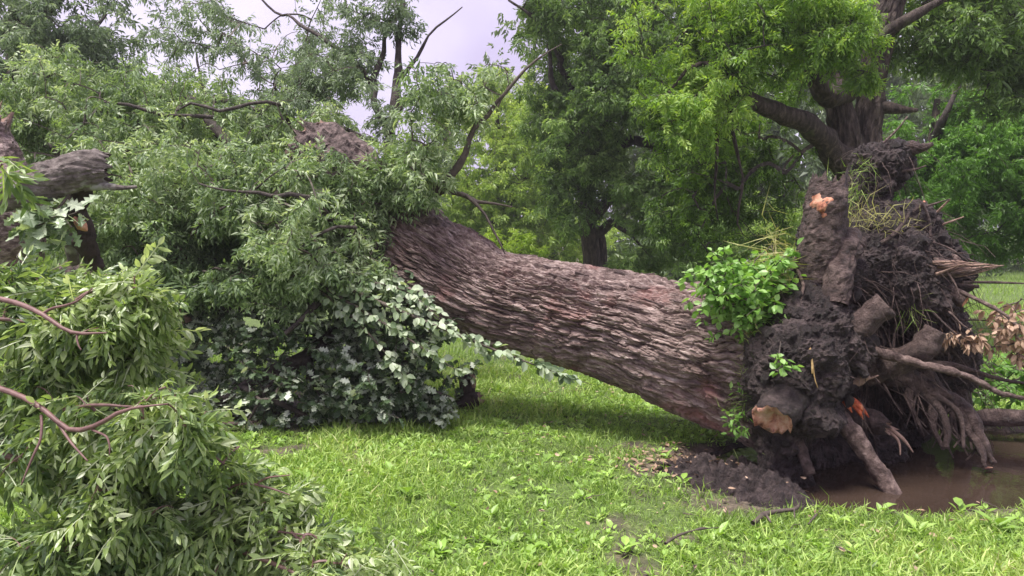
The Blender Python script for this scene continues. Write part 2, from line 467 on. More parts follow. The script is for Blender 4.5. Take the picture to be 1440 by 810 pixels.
# ---------------------------------------------------------------- leaf templates (+x = from stalk to tip, z = upper side)
def leaflet(L, W, hi, curl=0.25, fold=0.25, bend=0.0):
    """one narrow leaflet; hi=2: 8 triangles, 1: 4 triangles, 0: 2 triangles"""
    if hi == 0:
        V = np.array([[0, 0, 0], [L * .45, W / 2, fold * W * .5], [L, bend * L, -curl * L], [L * .45, -W / 2, fold * W * .5]])
        return V, [np.array([[0, 2, 1], [0, 3, 2]])]
    if hi == 1:
        V = np.array([[0, 0, 0], [L * .4, W / 2, fold * W * .5], [L * .42, 0.3 * bend * L, -curl * L * .12], [L * .4, -W / 2, fold * W * .5], [L, bend * L, -curl * L]])
        return V, [np.array([[0, 2, 1], [0, 3, 2], [1, 2, 4], [2, 3, 4]])]
    V = [[0, 0, 0]]
    for x, w in ((.18, .7), (.45, 1.0), (.74, .62)):
        z = -curl * L * x * x; y = bend * L * x * x
        V += [[x * L, y + w * W / 2, z + fold * W * w * .5], [x * L, y, z], [x * L, y - w * W / 2, z + fold * W * w * .5]]
    V.append([L * .97, bend * L, -curl * L])
    return np.array(V), [np.array([[0, 2, 1], [0, 3, 2], [7, 8, 10], [8, 9, 10]]), np.array([[1, 2, 5, 4], [2, 3, 6, 5], [4, 5, 8, 7], [5, 6, 9, 8]])]


def rot_z(a):
    c, s = math.cos(a), math.sin(a)
    return np.array([[c, -s, 0], [s, c, 0], [0, 0, 1]])


def compound(L, pairs, ll, lw, hi, rng, droop=0.35, rachis=True):
    """pinnate leaf: leaflets along an arching stalk"""
    acc = Acc()
    n = pairs
    for k in range(n + 1):
        x = L * (0.25 + 0.75 * k / n); z = -droop * L * (x / L) ** 2 * 0.5
        sl = ll * (0.75 + 0.4 * math.sin(math.pi * (k + 0.6) / (n + 1))) * rng.uniform(.85, 1.15)
        sides = (1, -1) if k < n else (0,)
        for s in sides:
            V, F = leaflet(sl, lw * rng.uniform(.85, 1.15), hi, rng.uniform(.0, .6), rng.uniform(.1, .6), -s * rng.uniform(.05, .35))
            ang = s * math.radians(rng.uniform(35, 80)) if s else rng.uniform(-.2, .2)
            tilt = rng.uniform(-0.15, 1.0)                # leaflets hang
            R = rot_z(ang) @ np.array([[math.cos(tilt), 0, math.sin(tilt)], [0, 1, 0], [-math.sin(tilt), 0, math.cos(tilt)]])
            acc.add(V @ R.T + np.array([x + rng.uniform(-.01, .01), s * 0.002, z]), F, tint=rng.normal(0, .14))
    if rachis:
        xs = np.linspace(0, L, 4); zs = -droop * L * (xs / L) ** 2 * 0.5; w = 0.0022 if hi == 2 else 0.004
        V = np.concatenate([np.stack([xs, xs * 0 + w, zs], 1), np.stack([xs, xs * 0 - w, zs + 0.001], 1)])
        F = np.array([[i, i + 1, i + 5, i + 4] for i in range(3)])
        acc.add(V, [F], tint=.45)
    V = np.concatenate(acc.V)
    F3 = [f for f in acc.F if f.shape[1] == 3]; F4 = [f for f in acc.F if f.shape[1] == 4]
    return V, [np.concatenate(f) for f in (F3, F4) if f], np.concatenate(acc.T)


_r = np.random.default_rng(3)
T_HI = [compound(.15, 5, .053, .0185, 2, _r, droop=_r.uniform(.2, 1.4)) for _ in range(10)]
T_MIDL = [compound(.14, 4, .056, .0195, 1, _r, rachis=False, droop=_r.uniform(.1, 1.1)) for _ in range(9)]
T_LOW = [compound(.18, 4, .08, .028, 0, _r, rachis=False, droop=_r.uniform(.1, 1.1)) for _ in range(8)]
T_FAR = [compound(.42, 3, .22, .095, 0, _r, rachis=False) for _ in range(4)]


def lobed(rng):
    """oak-like lobed leaf as a fan, slightly cupped"""
    L = 1.0; pts = []
    prof = [(0.0, .03), (.12, .07), (.22, .26), (.33, .13), (.46, .40), (.6, .17), (.74, .36), (.86, .14), (1.0, .05)]
    up = [(x, w * rng.uniform(.85, 1.15)) for x, w in prof]; dn = [(x, -w * rng.uniform(.85, 1.15)) for x, w in prof[::-1]]
    o = np.array(up + dn); c = rng.uniform(-.25, .35); cy = rng.uniform(-.2, .5)
    z = -c * o[:, 0] ** 2 + cy * np.abs(o[:, 1]) * .8 + rng.uniform(-.03, .03, len(o))
    V = np.vstack([np.column_stack([o * [1, 1], z]), [[.5, 0, -c * .25]]])
    n = len(o); k = np.arange(n)
    return V, [np.stack([k, (k + 1) % n, np.full(n, n)], 1)]


def ovate(rng, w=.5):
    c = rng.uniform(0, .4); f = rng.uniform(.1, .45)
    V = [[-.25, 0, .02], [0, 0, 0]]
    for x, ww in ((.28, .9), (.62, .85)):
        V += [[x, ww * w / 2, -c * x * x + f * w * ww * .5], [x, 0, -c * x * x], [x, -ww * w / 2, -c * x * x + f * w * ww * .5]]
    V.append([1.0, rng.uniform(-.08, .08), -c])
    return np.array(V), [np.array([[1, 3, 2], [1, 4, 3], [5, 6, 8], [6, 7, 8]]), np.array([[2, 3, 6, 5], [3, 4, 7, 6]])]


T_OAK = [lobed(_r) for _ in range(6)]
T_OV = [ovate(_r) for _ in range(5)]
T_OVW = [ovate(_r, .72) for _ in range(4)]


# ---------------------------------------------------------------- crowns
def lobe_points(lobes, n, rng, gap=0.0, gscale=1.0, seed=0, shell=0.45):
    """n points inside ellipsoid lobes; lobes rows: px, py, depth, half width px, half height px, half depth m, weight"""
    w = np.array([l[6] if len(l) > 6 else l[3] * l[4] for l in lobes], float); w /= w.sum()
    out = []
    tot = 0
    while tot < n:
        k = rng.choice(len(lobes), 4 * n, p=w)
        C = np.array([P(l[0], l[1], l[2]) for l in lobes])[k]
        R = np.array([[l[3] / FPX * l[2], l[5], l[4] / FPX * l[2]] for l in lobes])[k]
        g = rng.normal(size=(4 * n, 3)); gl = np.linalg.norm(g, axis=1)       # dense heart, feathery rim
        keep = gl < 2.2
        q = (C + g * R * .72)[keep]
        if gap > -1:
            q = q[noise(q, gscale, seed) > gap]
        out.append(q); tot += len(q)
    return np.concatenate(out)[:n]


def grow(limbs, targets, r_tip=0.003, expo=0.42, sag=0.12, rng=RNG, maxr=0.03):
    """join every target to the nearest wood already there; returns chains (N,5,3), radii (N,5)"""
    nodes = [spline(l, max(4, int(np.linalg.norm(l[-1, :3] - l[0, :3]) / 0.25)))[:, :3] for l in limbs]
    nodes = np.concatenate(nodes)
    pos = np.zeros((len(nodes) + 4 * len(targets), 3)); pos[:len(nodes)] = nodes
    par = np.full(len(pos), -1); cnt = np.zeros(len(pos)); n = len(nodes)
    d0 = np.array([np.min(((nodes - t) ** 2).sum(1)) for t in targets])
    order = np.argsort(d0)
    chains = []; ids = []
    for ti in order:
        t = targets[ti]
        dv = pos[:n] - t
        dd = (dv ** 2).sum(1) + 0.25 * np.maximum(0, dv[:, 2]) ** 2
        a = int(np.argmin(dd)); A = pos[a]; L = np.linalg.norm(t - A)
        mid = (A + t) / 2 + rng.normal(size=3) * 0.10 * L + np.array([0, 0, sag * L])
        u = np.array([.25, .5, .75, 1.0])[:, None]
        q = (1 - u) ** 2 * A + 2 * u * (1 - u) * mid + u * u * t
        idx = np.arange(n, n + 4)
        pos[idx] = q; par[idx] = [a, n, n + 1, n + 2]
        chains.append(np.vstack([A, q])); ids.append(np.concatenate([[a], idx]))
        n += 4
    base = len(nodes)
    cnt[base:n] = 0
    for e in ids: cnt[e[-1]] += 1
    for i in range(n - 1, base - 1, -1):
        if par[i] >= base: cnt[par[i]] += cnt[i]
    chains = np.array(chains); ids = np.array(ids)
    c = cnt[ids]; c[:, 0] = np.where(ids[:, 0] < base, c[:, 1], np.minimum(cnt[ids[:, 0]], c[:, 1] * 1.3))
    rad = np.minimum(maxr, r_tip * np.maximum(c, 1) ** expo)
    return chains, rad


def clump_leaves(chains, k, rng, droop=0.5, spread=0.9, along=0.95, up=0.9):
    """k leaves at the end of every chain: base points, directions, up vectors"""
    N = len(chains)
    d = unit(chains[:, 4] - chains[:, 2])
    s = rng.uniform(0, 1, (N, k)) ** 0.8 * along
    s[:, 0] = 0
    # walk back from the tip along the chain
    t = (1 - s) * 4; i = np.clip(np.floor(t).astype(int), 0, 3); f = (t - i)[..., None]
    n_ = np.arange(N)[:, None]
    pos = chains[n_, i] * (1 - f) + chains[n_, i + 1] * f
    side = rng.normal(size=(N, k, 3)) * np.array([1, 1, .45])
    dirs = unit(d[:, None] * 0.55 + unit(side) * spread + np.array([0, 0, -1.0]) * droop * rng.uniform(0, 1.5, (N, k, 1)))
    ups = np.array([0, 0, up]) + rng.normal(size=(N, k, 3)) * 0.6
    return pos.reshape(-1, 3), dirs.reshape(-1, 3), ups.reshape(-1, 3)


def crown_object(name, parent, limbs, lobes, n, k, tmpls, leafm, woodm, seed, scale=1.0, gap=-0.25, gscale=1.0, droop=0.5,
                 tint_fn=None, r_tip=0.003, seg=3, sag=0.12, shell=0.45, objs=0, obj_variants=4, maxr=0.03, spread=0.9, label=None):
    """leafy part of a tree: fine twigs and leaves; with objs > 0 the nearest leaves become separate objects"""
    rng = np.random.default_rng(seed)
    tg = lobe_points(lobes, n, rng, gap, gscale, seed, shell)
    ch, rad = grow(limbs, tg, r_tip, rng=rng, sag=sag, maxr=maxr)
    pos, dirs, ups = clump_leaves(ch, k, rng, droop, spread)
    sc = scale * rng.uniform(.75, 1.2, len(pos))
    tint = np.clip(0.5 + 0.28 * noise(pos, 1.3, seed + 5) + rng.normal(0, .16, len(pos)), 0, 1)
    if tint_fn is not None: tint = np.clip(tint_fn(pos, tint, rng), 0, 1)
    acc = Acc()
    V, Q = tubes_batch(ch, rad, seg)
    acc.add(V, [Q], 1)
    M = lframes(dirs, ups)
    keep = np.ones(len(pos), bool)
    if objs:
        dist = np.linalg.norm(pos - np.array([0, 0, CAMZ]), axis=1)
        # in view and near: the ones that show largest
        u = pos[:, 0] / pos[:, 1] * FPX + 720
        vv = 335 + (CAMZ - pos[:, 2]) / pos[:, 1] * FPX
        dist = dist + np.where((u < 5) | (u > 1435) | (vv > 800), 50, 0)
        near = np.argsort(dist)[:objs]
        keep[near] = False
        single_leaves(parent, tmpls, leafm, M[near], pos[near], sc[near], tint[near], obj_variants)
    scatter(acc, tmpls, M[keep], pos[keep], sc[keep], tint[keep], 0)
    return acc.obj(name, [leafm, woodm], parent, kind='stuff')


def single_leaves(parent, tmpls, leafm, M, pos, sc, tint, nv=4):
    """leaf objects that share mesh data between alike ones"""
    key = (leafm.name, id(tmpls))
    cache = single_leaves.cache.setdefault(key, {})
    for i in range(len(pos)):
        k = i % len(tmpls); tb = min(nv - 1, int(tint[i] * nv))
        if (k, tb) not in cache:
            V, F, *TT = tmpls[k]
            cache[(k, tb)] = build_mesh('leaf', V, F, leafm, np.clip(np.full(len(V), (tb + .5) / nv) + (TT[0] if TT else 0), 0, 1))
        o = bpy.data.objects.new('leaf', cache[(k, tb)])
        COL.objects.link(o)
        m = Matrix(((M[i] * sc[i]).tolist())).to_4x4()
        m.translation = Vector(pos[i].tolist())
        o.parent = parent
        o.matrix_parent_inverse = INV[parent.name]
        o.matrix_basis = m


single_leaves.cache = {}


def limb(parent, pts, mats=None, name='limb', **kw):
    pts = np.asarray(pts, float)
    L = np.linalg.norm(np.diff(pts[:, :3], axis=0), axis=1).sum()
    kw.setdefault('n', max(6, int(L / 0.12))); kw.setdefault('seg', 9)
    kw.setdefault('rough', float(pts[:, 3].max()) * .25); kw.setdefault('rscale', 5)
    return link(name, tube_mesh(name, mats or [M_LIMB, M_TORN], pts, **kw), parent)


def L4(*rows):
    """rows px, py, depth, radius -> x y z r"""
    return np.array([[*P(r[0], r[1], r[2]), r[3]] for r in rows])


def crook(pts, amp=None, seed=0):
    """give a limb's centre line natural kinks"""
    L = np.linalg.norm(np.diff(pts[:, :3], axis=0), axis=1).sum()
    n = int(np.clip(L / .13, 6, 60)); q = spline(pts, n)
    a = min(.07, .04 * L) if amp is None else amp
    key = np.stack([np.linspace(0, L, n) * 2.6, np.full(n, float(pts[0, 0]) * 7 + seed), np.full(n, float(pts[-1, 2]) * 5)], 1)
    w = np.sin(np.linspace(0, np.pi, n)) ** .5
    for e in range(3):
        q[:, e] += a * w * (noise(key, 1, 200 + e) + .5 * noise(key, 2.3, 210 + e))
    return q


# ---------------------------------------------------------------- ground
PIT_C = np.array([3.02, 5.38]); PIT_R = np.array([1.72, 0.98]); PIT_A = math.radians(16)
WATER_Z = -0.055


def pit_field(x, y):
    ca, sa = math.cos(PIT_A), math.sin(PIT_A)
    dx, dy = x - PIT_C[0], y - PIT_C[1]
    u = (dx * ca + dy * sa) / PIT_R[0]; v = (-dx * sa + dy * ca) / PIT_R[1]
    p = np.stack([x, y, np.zeros_like(x)], -1).reshape(-1, 3)
    w = fbm(p, 2.2, 3, 41).reshape(x.shape)
    return np.sqrt(u * u + v * v) + 0.16 * w


def ground_h(x, y):
    x = np.asarray(x, float); y = np.asarray(y, float)
    p = np.stack([x, y, np.zeros_like(x)], -1).reshape(-1, 3)
    near = np.clip(1.3 - np.hypot(x, y) / 40, 0.25, 1)
    h = (0.035 * fbm(p, 0.6, 3, 5).reshape(x.shape) + 0.012 * noise(p, 5.0, 9).reshape(x.shape)) * near
    f = pit_field(x, y)
    t = np.clip((1.12 - f) / 0.45, 0, 1); t = t * t * (3 - 2 * t)
    return h * (1 - t) - 0.42 * t


MOUND = [(1.72, 4.86, .40, .24), (1.42, 4.92, .36, .13), (1.68, 4.48, .24, .10), (1.82, 4.95, .22, .24), (1.2, 5.05, .28, .08), (1.75, 5.25, .35, .3), (1.5, 4.62, .3, .09), (1.35, 4.7, .16, .08), (1.78, 4.5, .12, .09)]


def mound_h(x, y):
    h = np.zeros_like(x)
    for cx, cy_, r, a in MOUND:
        h = np.maximum(h, a * np.exp(-((x - cx) ** 2 + (y - cy_) ** 2) / (r * r) * 1.4) * 1.0)
    return h


def axis(lo, a, b, hi, step, n):
    far = lambda s, e, m: s + (e - s) * (np.linspace(0, 1, m) ** 2.2)
    return np.concatenate([far(a, lo, n)[1:][::-1], np.arange(a, b, step), far(b, hi, n)])


gx = axis(-130, -5, 6, 130, 0.055, 26)
gy = axis(-25, 2.6, 11, 150, 0.055, 26)
GX, GY = np.meshgrid(gx, gy)
GH = ground_h(GX, GY)
nx, ny = len(gx), len(gy)
ii = (np.arange(ny - 1)[:, None] * nx + np.arange(nx - 1)[None]).ravel()
gF = np.stack([ii, ii + 1, ii + nx + 1, ii + nx], 1)
gp = np.stack([GX, GY, GX * 0], -1).reshape(-1, 3)


def soil_mask(x, y):
    """1 = bare soil, 0 = turf"""
    p = np.stack([x, y, np.zeros_like(x)], -1).reshape(-1, 3)
    f = pit_field(x, y).ravel()
    s = np.clip((1.22 - f) / 0.14, 0, 1)
    s = np.maximum(s, np.clip((mound_h(x, y).ravel() - 0.03) / 0.05, 0, 1))
    bare = fbm(p, 1.1, 4, 77)
    X, Y = np.ravel(x), np.ravel(y)
    s = np.maximum(s, np.clip((bare - 0.36) / 0.15, 0, .9) * (np.hypot(X, Y) < 14))
    # torn turf next to the trunk's foot, and dark litter under the broken crown
    s = np.maximum(s, np.clip(1.0 - np.hypot((X - 1.35) / .6, (Y - 5.25) / .4) + 0.6 * bare, 0, 1))
    s = np.maximum(s, np.clip(1.35 - np.hypot((X + 2.6) / 1.9, (Y - 7.1) / 1.0) + 0.4 * bare, 0, 1))
    # woodland floor
    s = np.maximum(s, np.clip((Y - 24 - 6 * noise(p, .12, 3)) / 5, 0, 1) * np.clip((14 - X) / 4, 0, 1))
    s = np.maximum(s, np.clip((Y - 44) / 4, 0, 1))
    return np.clip(s, 0, 1)


gm, n, l, out = new_mat("turf_ground")
at = n.new('ShaderNodeAttribute'); at.attribute_name = 'tint'
tc = n.new('ShaderNodeTexCoord')
n1 = n.new('ShaderNodeTexNoise'); n1.inputs['Scale'].default_value = 9; n1.inputs['Detail'].default_value = 9; n1.inputs['Roughness'].default_value = .7
l.new(tc.outputs['Object'], n1.inputs['Vector'])
rg = ramp(n, [(0.3, (0.045, 0.06, 0.02)), (0.55, (0.10, 0.15, 0.035)), (0.75, (0.17, 0.25, 0.05))])
rs = ramp(n, [(0.34, (0.03, 0.02, 0.018)), (0.5, (0.085, 0.058, 0.05)), (0.66, (0.2, 0.15, 0.115))])
l.new(n1.outputs['Fac'], rg.inputs[0]); l.new(n1.outputs['Fac'], rs.inputs[0])
mx = n.new('ShaderNodeMixRGB'); l.new(at.outputs['Fac'], mx.inputs[0]); l.new(rg.outputs[0], mx.inputs[1]); l.new(rs.outputs[0], mx.inputs[2])
b = n.new('ShaderNodeBsdfPrincipled'); b.inputs['Roughness'].default_value = .8
l.new(mx.outputs[0], b.inputs['Base Color'])
bp = n.new('ShaderNodeBump'); bp.inputs['Strength'].default_value = .9; bp.inputs['Distance'].default_value = .03
n2 = n.new('ShaderNodeTexNoise'); n2.inputs['Scale'].default_value = 40; n2.inputs['Detail'].default_value = 6
l.new(tc.outputs['Object'], n2.inputs['Vector']); l.new(n2.outputs['Fac'], bp.inputs['Height']); l.new(bp.outputs[0], b.inputs['Normal'])
l.new(b.outputs[0], out.inputs['Surface'])
link('ground', build_mesh('ground', np.stack([GX, GY, GH], -1).reshape(-1, 3), [gF], gm, soil_mask(GX, GY), smooth=True), kind='structure')

# puddle
wm, n, l, out = new_mat("muddy_water")
b = n.new('ShaderNodeBsdfPrincipled'); b.inputs['Roughness'].default_value = .015; b.inputs['IOR'].default_value = 1.36
b.inputs['Specular IOR Level'].default_value = .55
tc = n.new('ShaderNodeTexCoord')
n1 = n.new('ShaderNodeTexNoise'); n1.inputs['Scale'].default_value = 1.6; n1.inputs['Detail'].default_value = 4
l.new(tc.outputs['Object'], n1.inputs['Vector'])
rp = ramp(n, [(0.3, (0.032, 0.021, 0.016)), (0.7, (0.052, 0.035, 0.027))]); l.new(n1.outputs['Fac'], rp.inputs[0]); l.new(rp.outputs[0], b.inputs['Base Color'])
n2 = n.new('ShaderNodeTexNoise'); n2.inputs['Scale'].default_value = 9; n2.inputs['Detail'].default_value = 3
l.new(tc.outputs['Object'], n2.inputs['Vector'])
bp = n.new('ShaderNodeBump'); bp.inputs['Strength'].default_value = .12; bp.inputs['Distance'].default_value = .02
l.new(n2.outputs['Fac'], bp.inputs['Height']); l.new(bp.outputs[0], b.inputs['Normal']); l.new(b.outputs[0], out.inputs['Surface'])
th = np.linspace(0, 2 * np.pi, 48, endpoint=False)
ca, sa = math.cos(PIT_A), math.sin(PIT_A)
pu, pv = np.cos(th) * PIT_R[0] * 1.22, np.sin(th) * PIT_R[1] * 1.22
wv = np.stack([PIT_C[0] + pu * ca - pv * sa, PIT_C[1] + pu * sa + pv * ca, np.full(48, WATER_Z)], 1)
wv = np.vstack([wv, [[PIT_C[0], PIT_C[1], WATER_Z]]])
k = np.arange(48)
link('puddle', build_mesh('puddle', wv, [np.stack([k, (k + 1) % 48, np.full(48, 48)], 1)], wm), kind='structure')

# heap of spilled soil at the foot of the root plate
hx, hy = np.meshgrid(np.arange(.75, 2.6, .016), np.arange(4.0, 5.7, .016))
hp = np.stack([hx, hy, hx * 0], -1).reshape(-1, 3)
mh = mound_h(hx, hy)
m1, m2 = worley3(hp, 13, 93)
lump = (np.clip(m2 - m1, 0, .5).reshape(hx.shape) * .06 + RNG.uniform(-.008, .008, hx.shape) + fbm(hp, 7, 4, 91, .6).reshape(hx.shape) * .05 + np.abs(noise(hp, 22, 92).reshape(hx.shape)) * .022)
hz = ground_h(hx, hy) + mh * 1.1 - .05 + 1.4 * lump * np.clip(mh / .08, 0, 1) 
hn = hx.shape[1]
ii = (np.arange(hx.shape[0] - 1)[:, None] * hn + np.arange(hn - 1)[None])
keepq = (mh[:-1, :-1] > .012)
ii = ii[keepq]
hF = np.stack([ii, ii + 1, ii + hn + 1, ii + hn], 1)
used = np.unique(hF); remap = np.zeros(hx.size, int); remap[used] = np.arange(len(used))
link('soil_heap', build_mesh('soil_heap', np.stack([hx, hy, hz], -1).reshape(-1, 3)[used], [remap[hF]], M_SOIL, smooth=False), kind='structure')

# ---------------------------------------------------------------- the fallen tree
FT = thing('fallen_tree', P(985, 590, 5.9), 'huge uprooted tree lying over the grass with thick ridged trunk and muddy root plate', 'tree')

# trunk with plated bark
tr = L4((1150, 525, 5.45, .60), (1060, 506, 5.68, .535), (969, 488, 5.9, .455), (880, 463, 6.1, .40), (791, 443, 6.3, .37), (693, 420, 6.5, .35),
        (613, 380, 6.72, .37), (545, 345, 6.95, .36), (480, 335, 7.15, .31), (410, 350, 7.35, .27))
NU, NV = 640, 360
ts = spline(tr, NU); tcn, trd = ts[:, :3], ts[:, 3]
ft, fa, fb = frames(tcn)
ang = np.linspace(-1, 1, NV, endpoint=False); ang = np.pi * (0.72 * ang + 0.28 * ang ** 3)      # finer on the side that shows
TD = np.cos(ang)[None, :, None] * fa[:, None] + np.sin(ang)[None, :, None] * fb[:, None]
slen = np.concatenate([[0], np.cumsum(np.linalg.norm(np.diff(tcn, axis=0), axis=1))])
TA = ang[None, :] * 0.46 + 0 * slen[:, None]; TB = slen[:, None] + 0 * ang[None]
q = np.stack([TA, TB, TA * 0], -1).reshape(-1, 3)
sw = noise(q * [1, .45, 1], 2.2, 61).reshape(NU, NV)
w1 = noise(q, 7, 62).reshape(NU, NV); w2 = fbm(q * [3, 1, 1], 9, 3, 63).reshape(NU, NV)
f1, f2, cid, ob = worley2(TA / .04 + .35 * w1 + .35 * w2 + 1.6 * sw, TB / .24 + .45 * w2 + .3 * w1, 64)
plate = np.clip((f2 - f1) / .30, 0, 1) ** .8 * (.35 + .65 * cid) + .55 * np.clip(ob, -.5, .5)
g1, g2, gc, go = worley2(TA / .023 + .6 * w2, TB / .085 + .7 * w2, 66)
scale_ = np.clip((g2 - g1) / .35, 0, 1) * (.3 + .7 * gc)
lump = fbm(np.stack([TA, TB * .5, TA * 0], -1).reshape(-1, 3), 1.7, 3, 65).reshape(NU, NV)
patchy = np.clip(.65 + .6 * noise(q, 2.6, 68).reshape(NU, NV), .25, 1)
rw1 = 1 - np.abs(noise(np.stack([TA / .05 + .4 * w1 + .3 * w2 + 1.0 * sw, TB / .5 + .3 * w2, TA * 0], -1).reshape(-1, 3), 1, 80)).reshape(NU, NV)
rw2 = 1 - np.abs(noise(np.stack([TA / .026 + .5 * w2, TB / .26 + .35 * w1, TA * 0], -1).reshape(-1, 3), 1, 81)).reshape(NU, NV)
disp = .034 * plate * patchy + .036 * (1 - rw1 ** 3) + .018 * (1 - rw2 ** 2) + .011 * scale_ + .03 * lump + .007 * w2
flare = np.clip((1.2 - slen) / 1.2, 0, 1)[:, None] * np.cos(ang * 5 + 1.1)[None] * .05
TV = tcn[:, None] + TD * (trd[:, None] + disp + flare)[..., None]
i = np.arange(NU - 1)[:, None] * NV; j = np.arange(NV)[None]; j2 = (j + 1) % NV
tF = np.stack([i + j, i + NV + j, i + NV + j2, i + j2], -1).reshape(-1, 4)
tme = build_mesh('trunk', TV.reshape(-1, 3), [tF], M_TRUNK, smooth=False)
buv = tme.attributes.new('along_bark', 'FLOAT_VECTOR', 'POINT')
buv.data.foreach_set('vector', np.stack([TA + .02 * w1, TB, TA * 0], -1).astype(np.float32).ravel())
link('trunk', tme, FT)

# loose bark plates lifting off the trunk
rb = np.random.default_rng(21)
flake_meshes = []
for k in range(7):
    m = 7; x = np.linspace(-1, 1, m)
    up = np.stack([x, .5 * (1 - np.abs(x) ** 2.5) * rb.uniform(.6, 1.1, m) + .08, x * 0], 1)
    dn = np.stack([x, -.5 * (1 - np.abs(x) ** 2.5) * rb.uniform(.6, 1.1, m) - .08, x * 0], 1)[::-1]
    o = np.vstack([up, dn]) * [.5, .5, 1]; nn = len(o)
    top = o + [0, 0, .10]; top[:, 2] += .10 * (o[:, 0] + .5) + rb.uniform(-.03, .03, nn); top *= [.95, .88, 1]
    V = np.vstack([o - [0, 0, .15], top, [[0, 0, .20]]]); kk = np.arange(nn)
    F = [np.stack([kk, (kk + 1) % nn, nn + (kk + 1) % nn, nn + kk], 1), np.stack([nn + kk, nn + (kk + 1) % nn, np.full(nn, 2 * nn)], 1)]
    flake_meshes.append(build_mesh('bark_plate', V, F, M_BARK))
for k in range(110):
    iu = int(rb.uniform(70, NU - 130)); iv = int(np.argmin(np.abs(ang - rb.uniform(-1.5, 1.75))))
    x = unit(TV[iu + 6, iv] - TV[iu - 6, iv]); z = TD[iu, iv]; y = unit(np.cross(z, x)); z = np.cross(x, y)
    Ls, Ws, Hs = rb.uniform(.08, .24), rb.uniform(.022, .042), rb.uniform(.04, .08)
    p = tcn[iu] + TD[iu, iv] * (trd[iu] + disp[iu, iv] + .003)
    m = Matrix(np.stack([x * Ls, y * Ws, z * Hs], 1).tolist()).to_4x4(); m.translation = Vector(p.tolist())
    o = bpy.data.objects.new('bark_plate', flake_meshes[k % 7]); COL.objects.link(o)
    o.parent = FT; o.matrix_parent_inverse = INV[FT.name]; o.matrix_basis = m

# fork: broken upper stem and living side branch
BM = [M_BARKDK, M_TORN]
STEM = limb(FT, L4((640, 395, 6.66, .30), (590, 335, 6.82, .29), (540, 290, 7.0, .26), (490, 235, 7.2, .25), (440, 200, 7.35, .24)), BM, name='broken_stem',
     n=110, seg=54, rough=.06, bark=(.045, .25, .045), end='broken', ragged=.13, smooth=False, seed=4)
rq = np.random.default_rng(55)
for k in range(16):
    a0, b0 = rq.uniform(-22, 26), rq.uniform(-14, 16)
    limb(STEM, L4((470 + a0 * .4, 222 + b0 + a0 * .5, 7.2 + rq.uniform(-.2, .05), rq.uniform(.02, .045)), (448 + a0 * .5, 202 + b0 + a0 * .55, 7.25, rq.uniform(.012, .03)), (428 + rq.uniform(-8, 12) + a0 * .6, 184 + b0 + a0 * .5, 7.3, .003)), [M_BARKDK if k % 3 else M_TORN, M_TORN], name='splinter', n=10, seg=6, rough=.01, rscale=12)
limb(FT, L4((470, 215, 7.6, .09), (463, 190, 7.7, .10), (472, 178, 7.75, .06)), [M_ROTTEN, M_ROTTEN], name='burl', n=14, seg=14, rough=.06, rscale=9)
SPROUT = [L4((592, 318, 6.62, .055), (603, 282, 6.6, .05), (632, 252, 6.55, .042), (655, 228, 6.5, .034), (663, 200, 6.5, .026), (700, 150, 6.5, .018), (742, 98, 6.5, .012), (790, 62, 6.5, .005)),
          L4((634, 250, 6.55, .026), (600, 254, 6.4, .02), (568, 262, 6.3, .012)),
          L4((606, 275, 6.6, .03), (640, 268, 6.5, .022), (680, 284, 6.4, .016), (720, 291, 6.35, .006)),
          L4((655, 274, 6.45, .018), (680, 298, 6.4, .014), (697, 330, 6.35, .011), (710, 357, 6.3, .005)),
          L4((590, 315, 6.65, .035), (578, 290, 6.55, .028), (566, 268, 6.5, .022), (545, 235, 6.45, .014), (500, 205, 6.4, .006)),
          L4((700, 150, 6.5, .008), (715, 120, 6.5, .006), (709, 95, 6.5, .003)),
          L4((560, 262, 6.5, .016), (575, 235, 6.5, .012), (600, 225, 6.5, .006))]
SPROUT = [crook(s_, seed=i_) for i_, s_ in enumerate(SPROUT)]
for s in SPROUT: limb(FT, s, [M_TWIG, M_TORN], seg=7)
UPL = [L4((540, 300, 7.2, .085), (548, 235, 7.5, .07), (545, 190, 7.8, .06), (556, 120, 8.1, .045), (565, 60, 8.3, .035), (566, -30, 8.5, .02)),
       L4((545, 190, 7.8, .04), (520, 115, 8.2, .035), (535, 70, 8.4, .03), (570, 5, 8.6, .016)),
       L4((520, 115, 8.2, .03), (490, 75, 8.5, .026), (440, 50, 8.7, .022), (390, 15, 9, .016), (350, -20, 9.2, .01)),
       L4((545, 200, 7.8, .03), (565, 150, 7.9, .022), (590, 130, 8.0, .014), (620, 130, 8.0, .006)),
       L4((530, 200, 7.9, .03), (480, 180, 8.2, .02), (420, 140, 8.6, .014), (340, 90, 9, .006)),
       L4((556, 120, 8.1, .025), (600, 60, 8.3, .016), (650, 10, 8.5, .008))]
UPL = [crook(s_, seed=i_) for i_, s_ in enumerate(UPL)]
for s in UPL: limb(FT, s, [M_LIMB, M_TORN], seg=7)
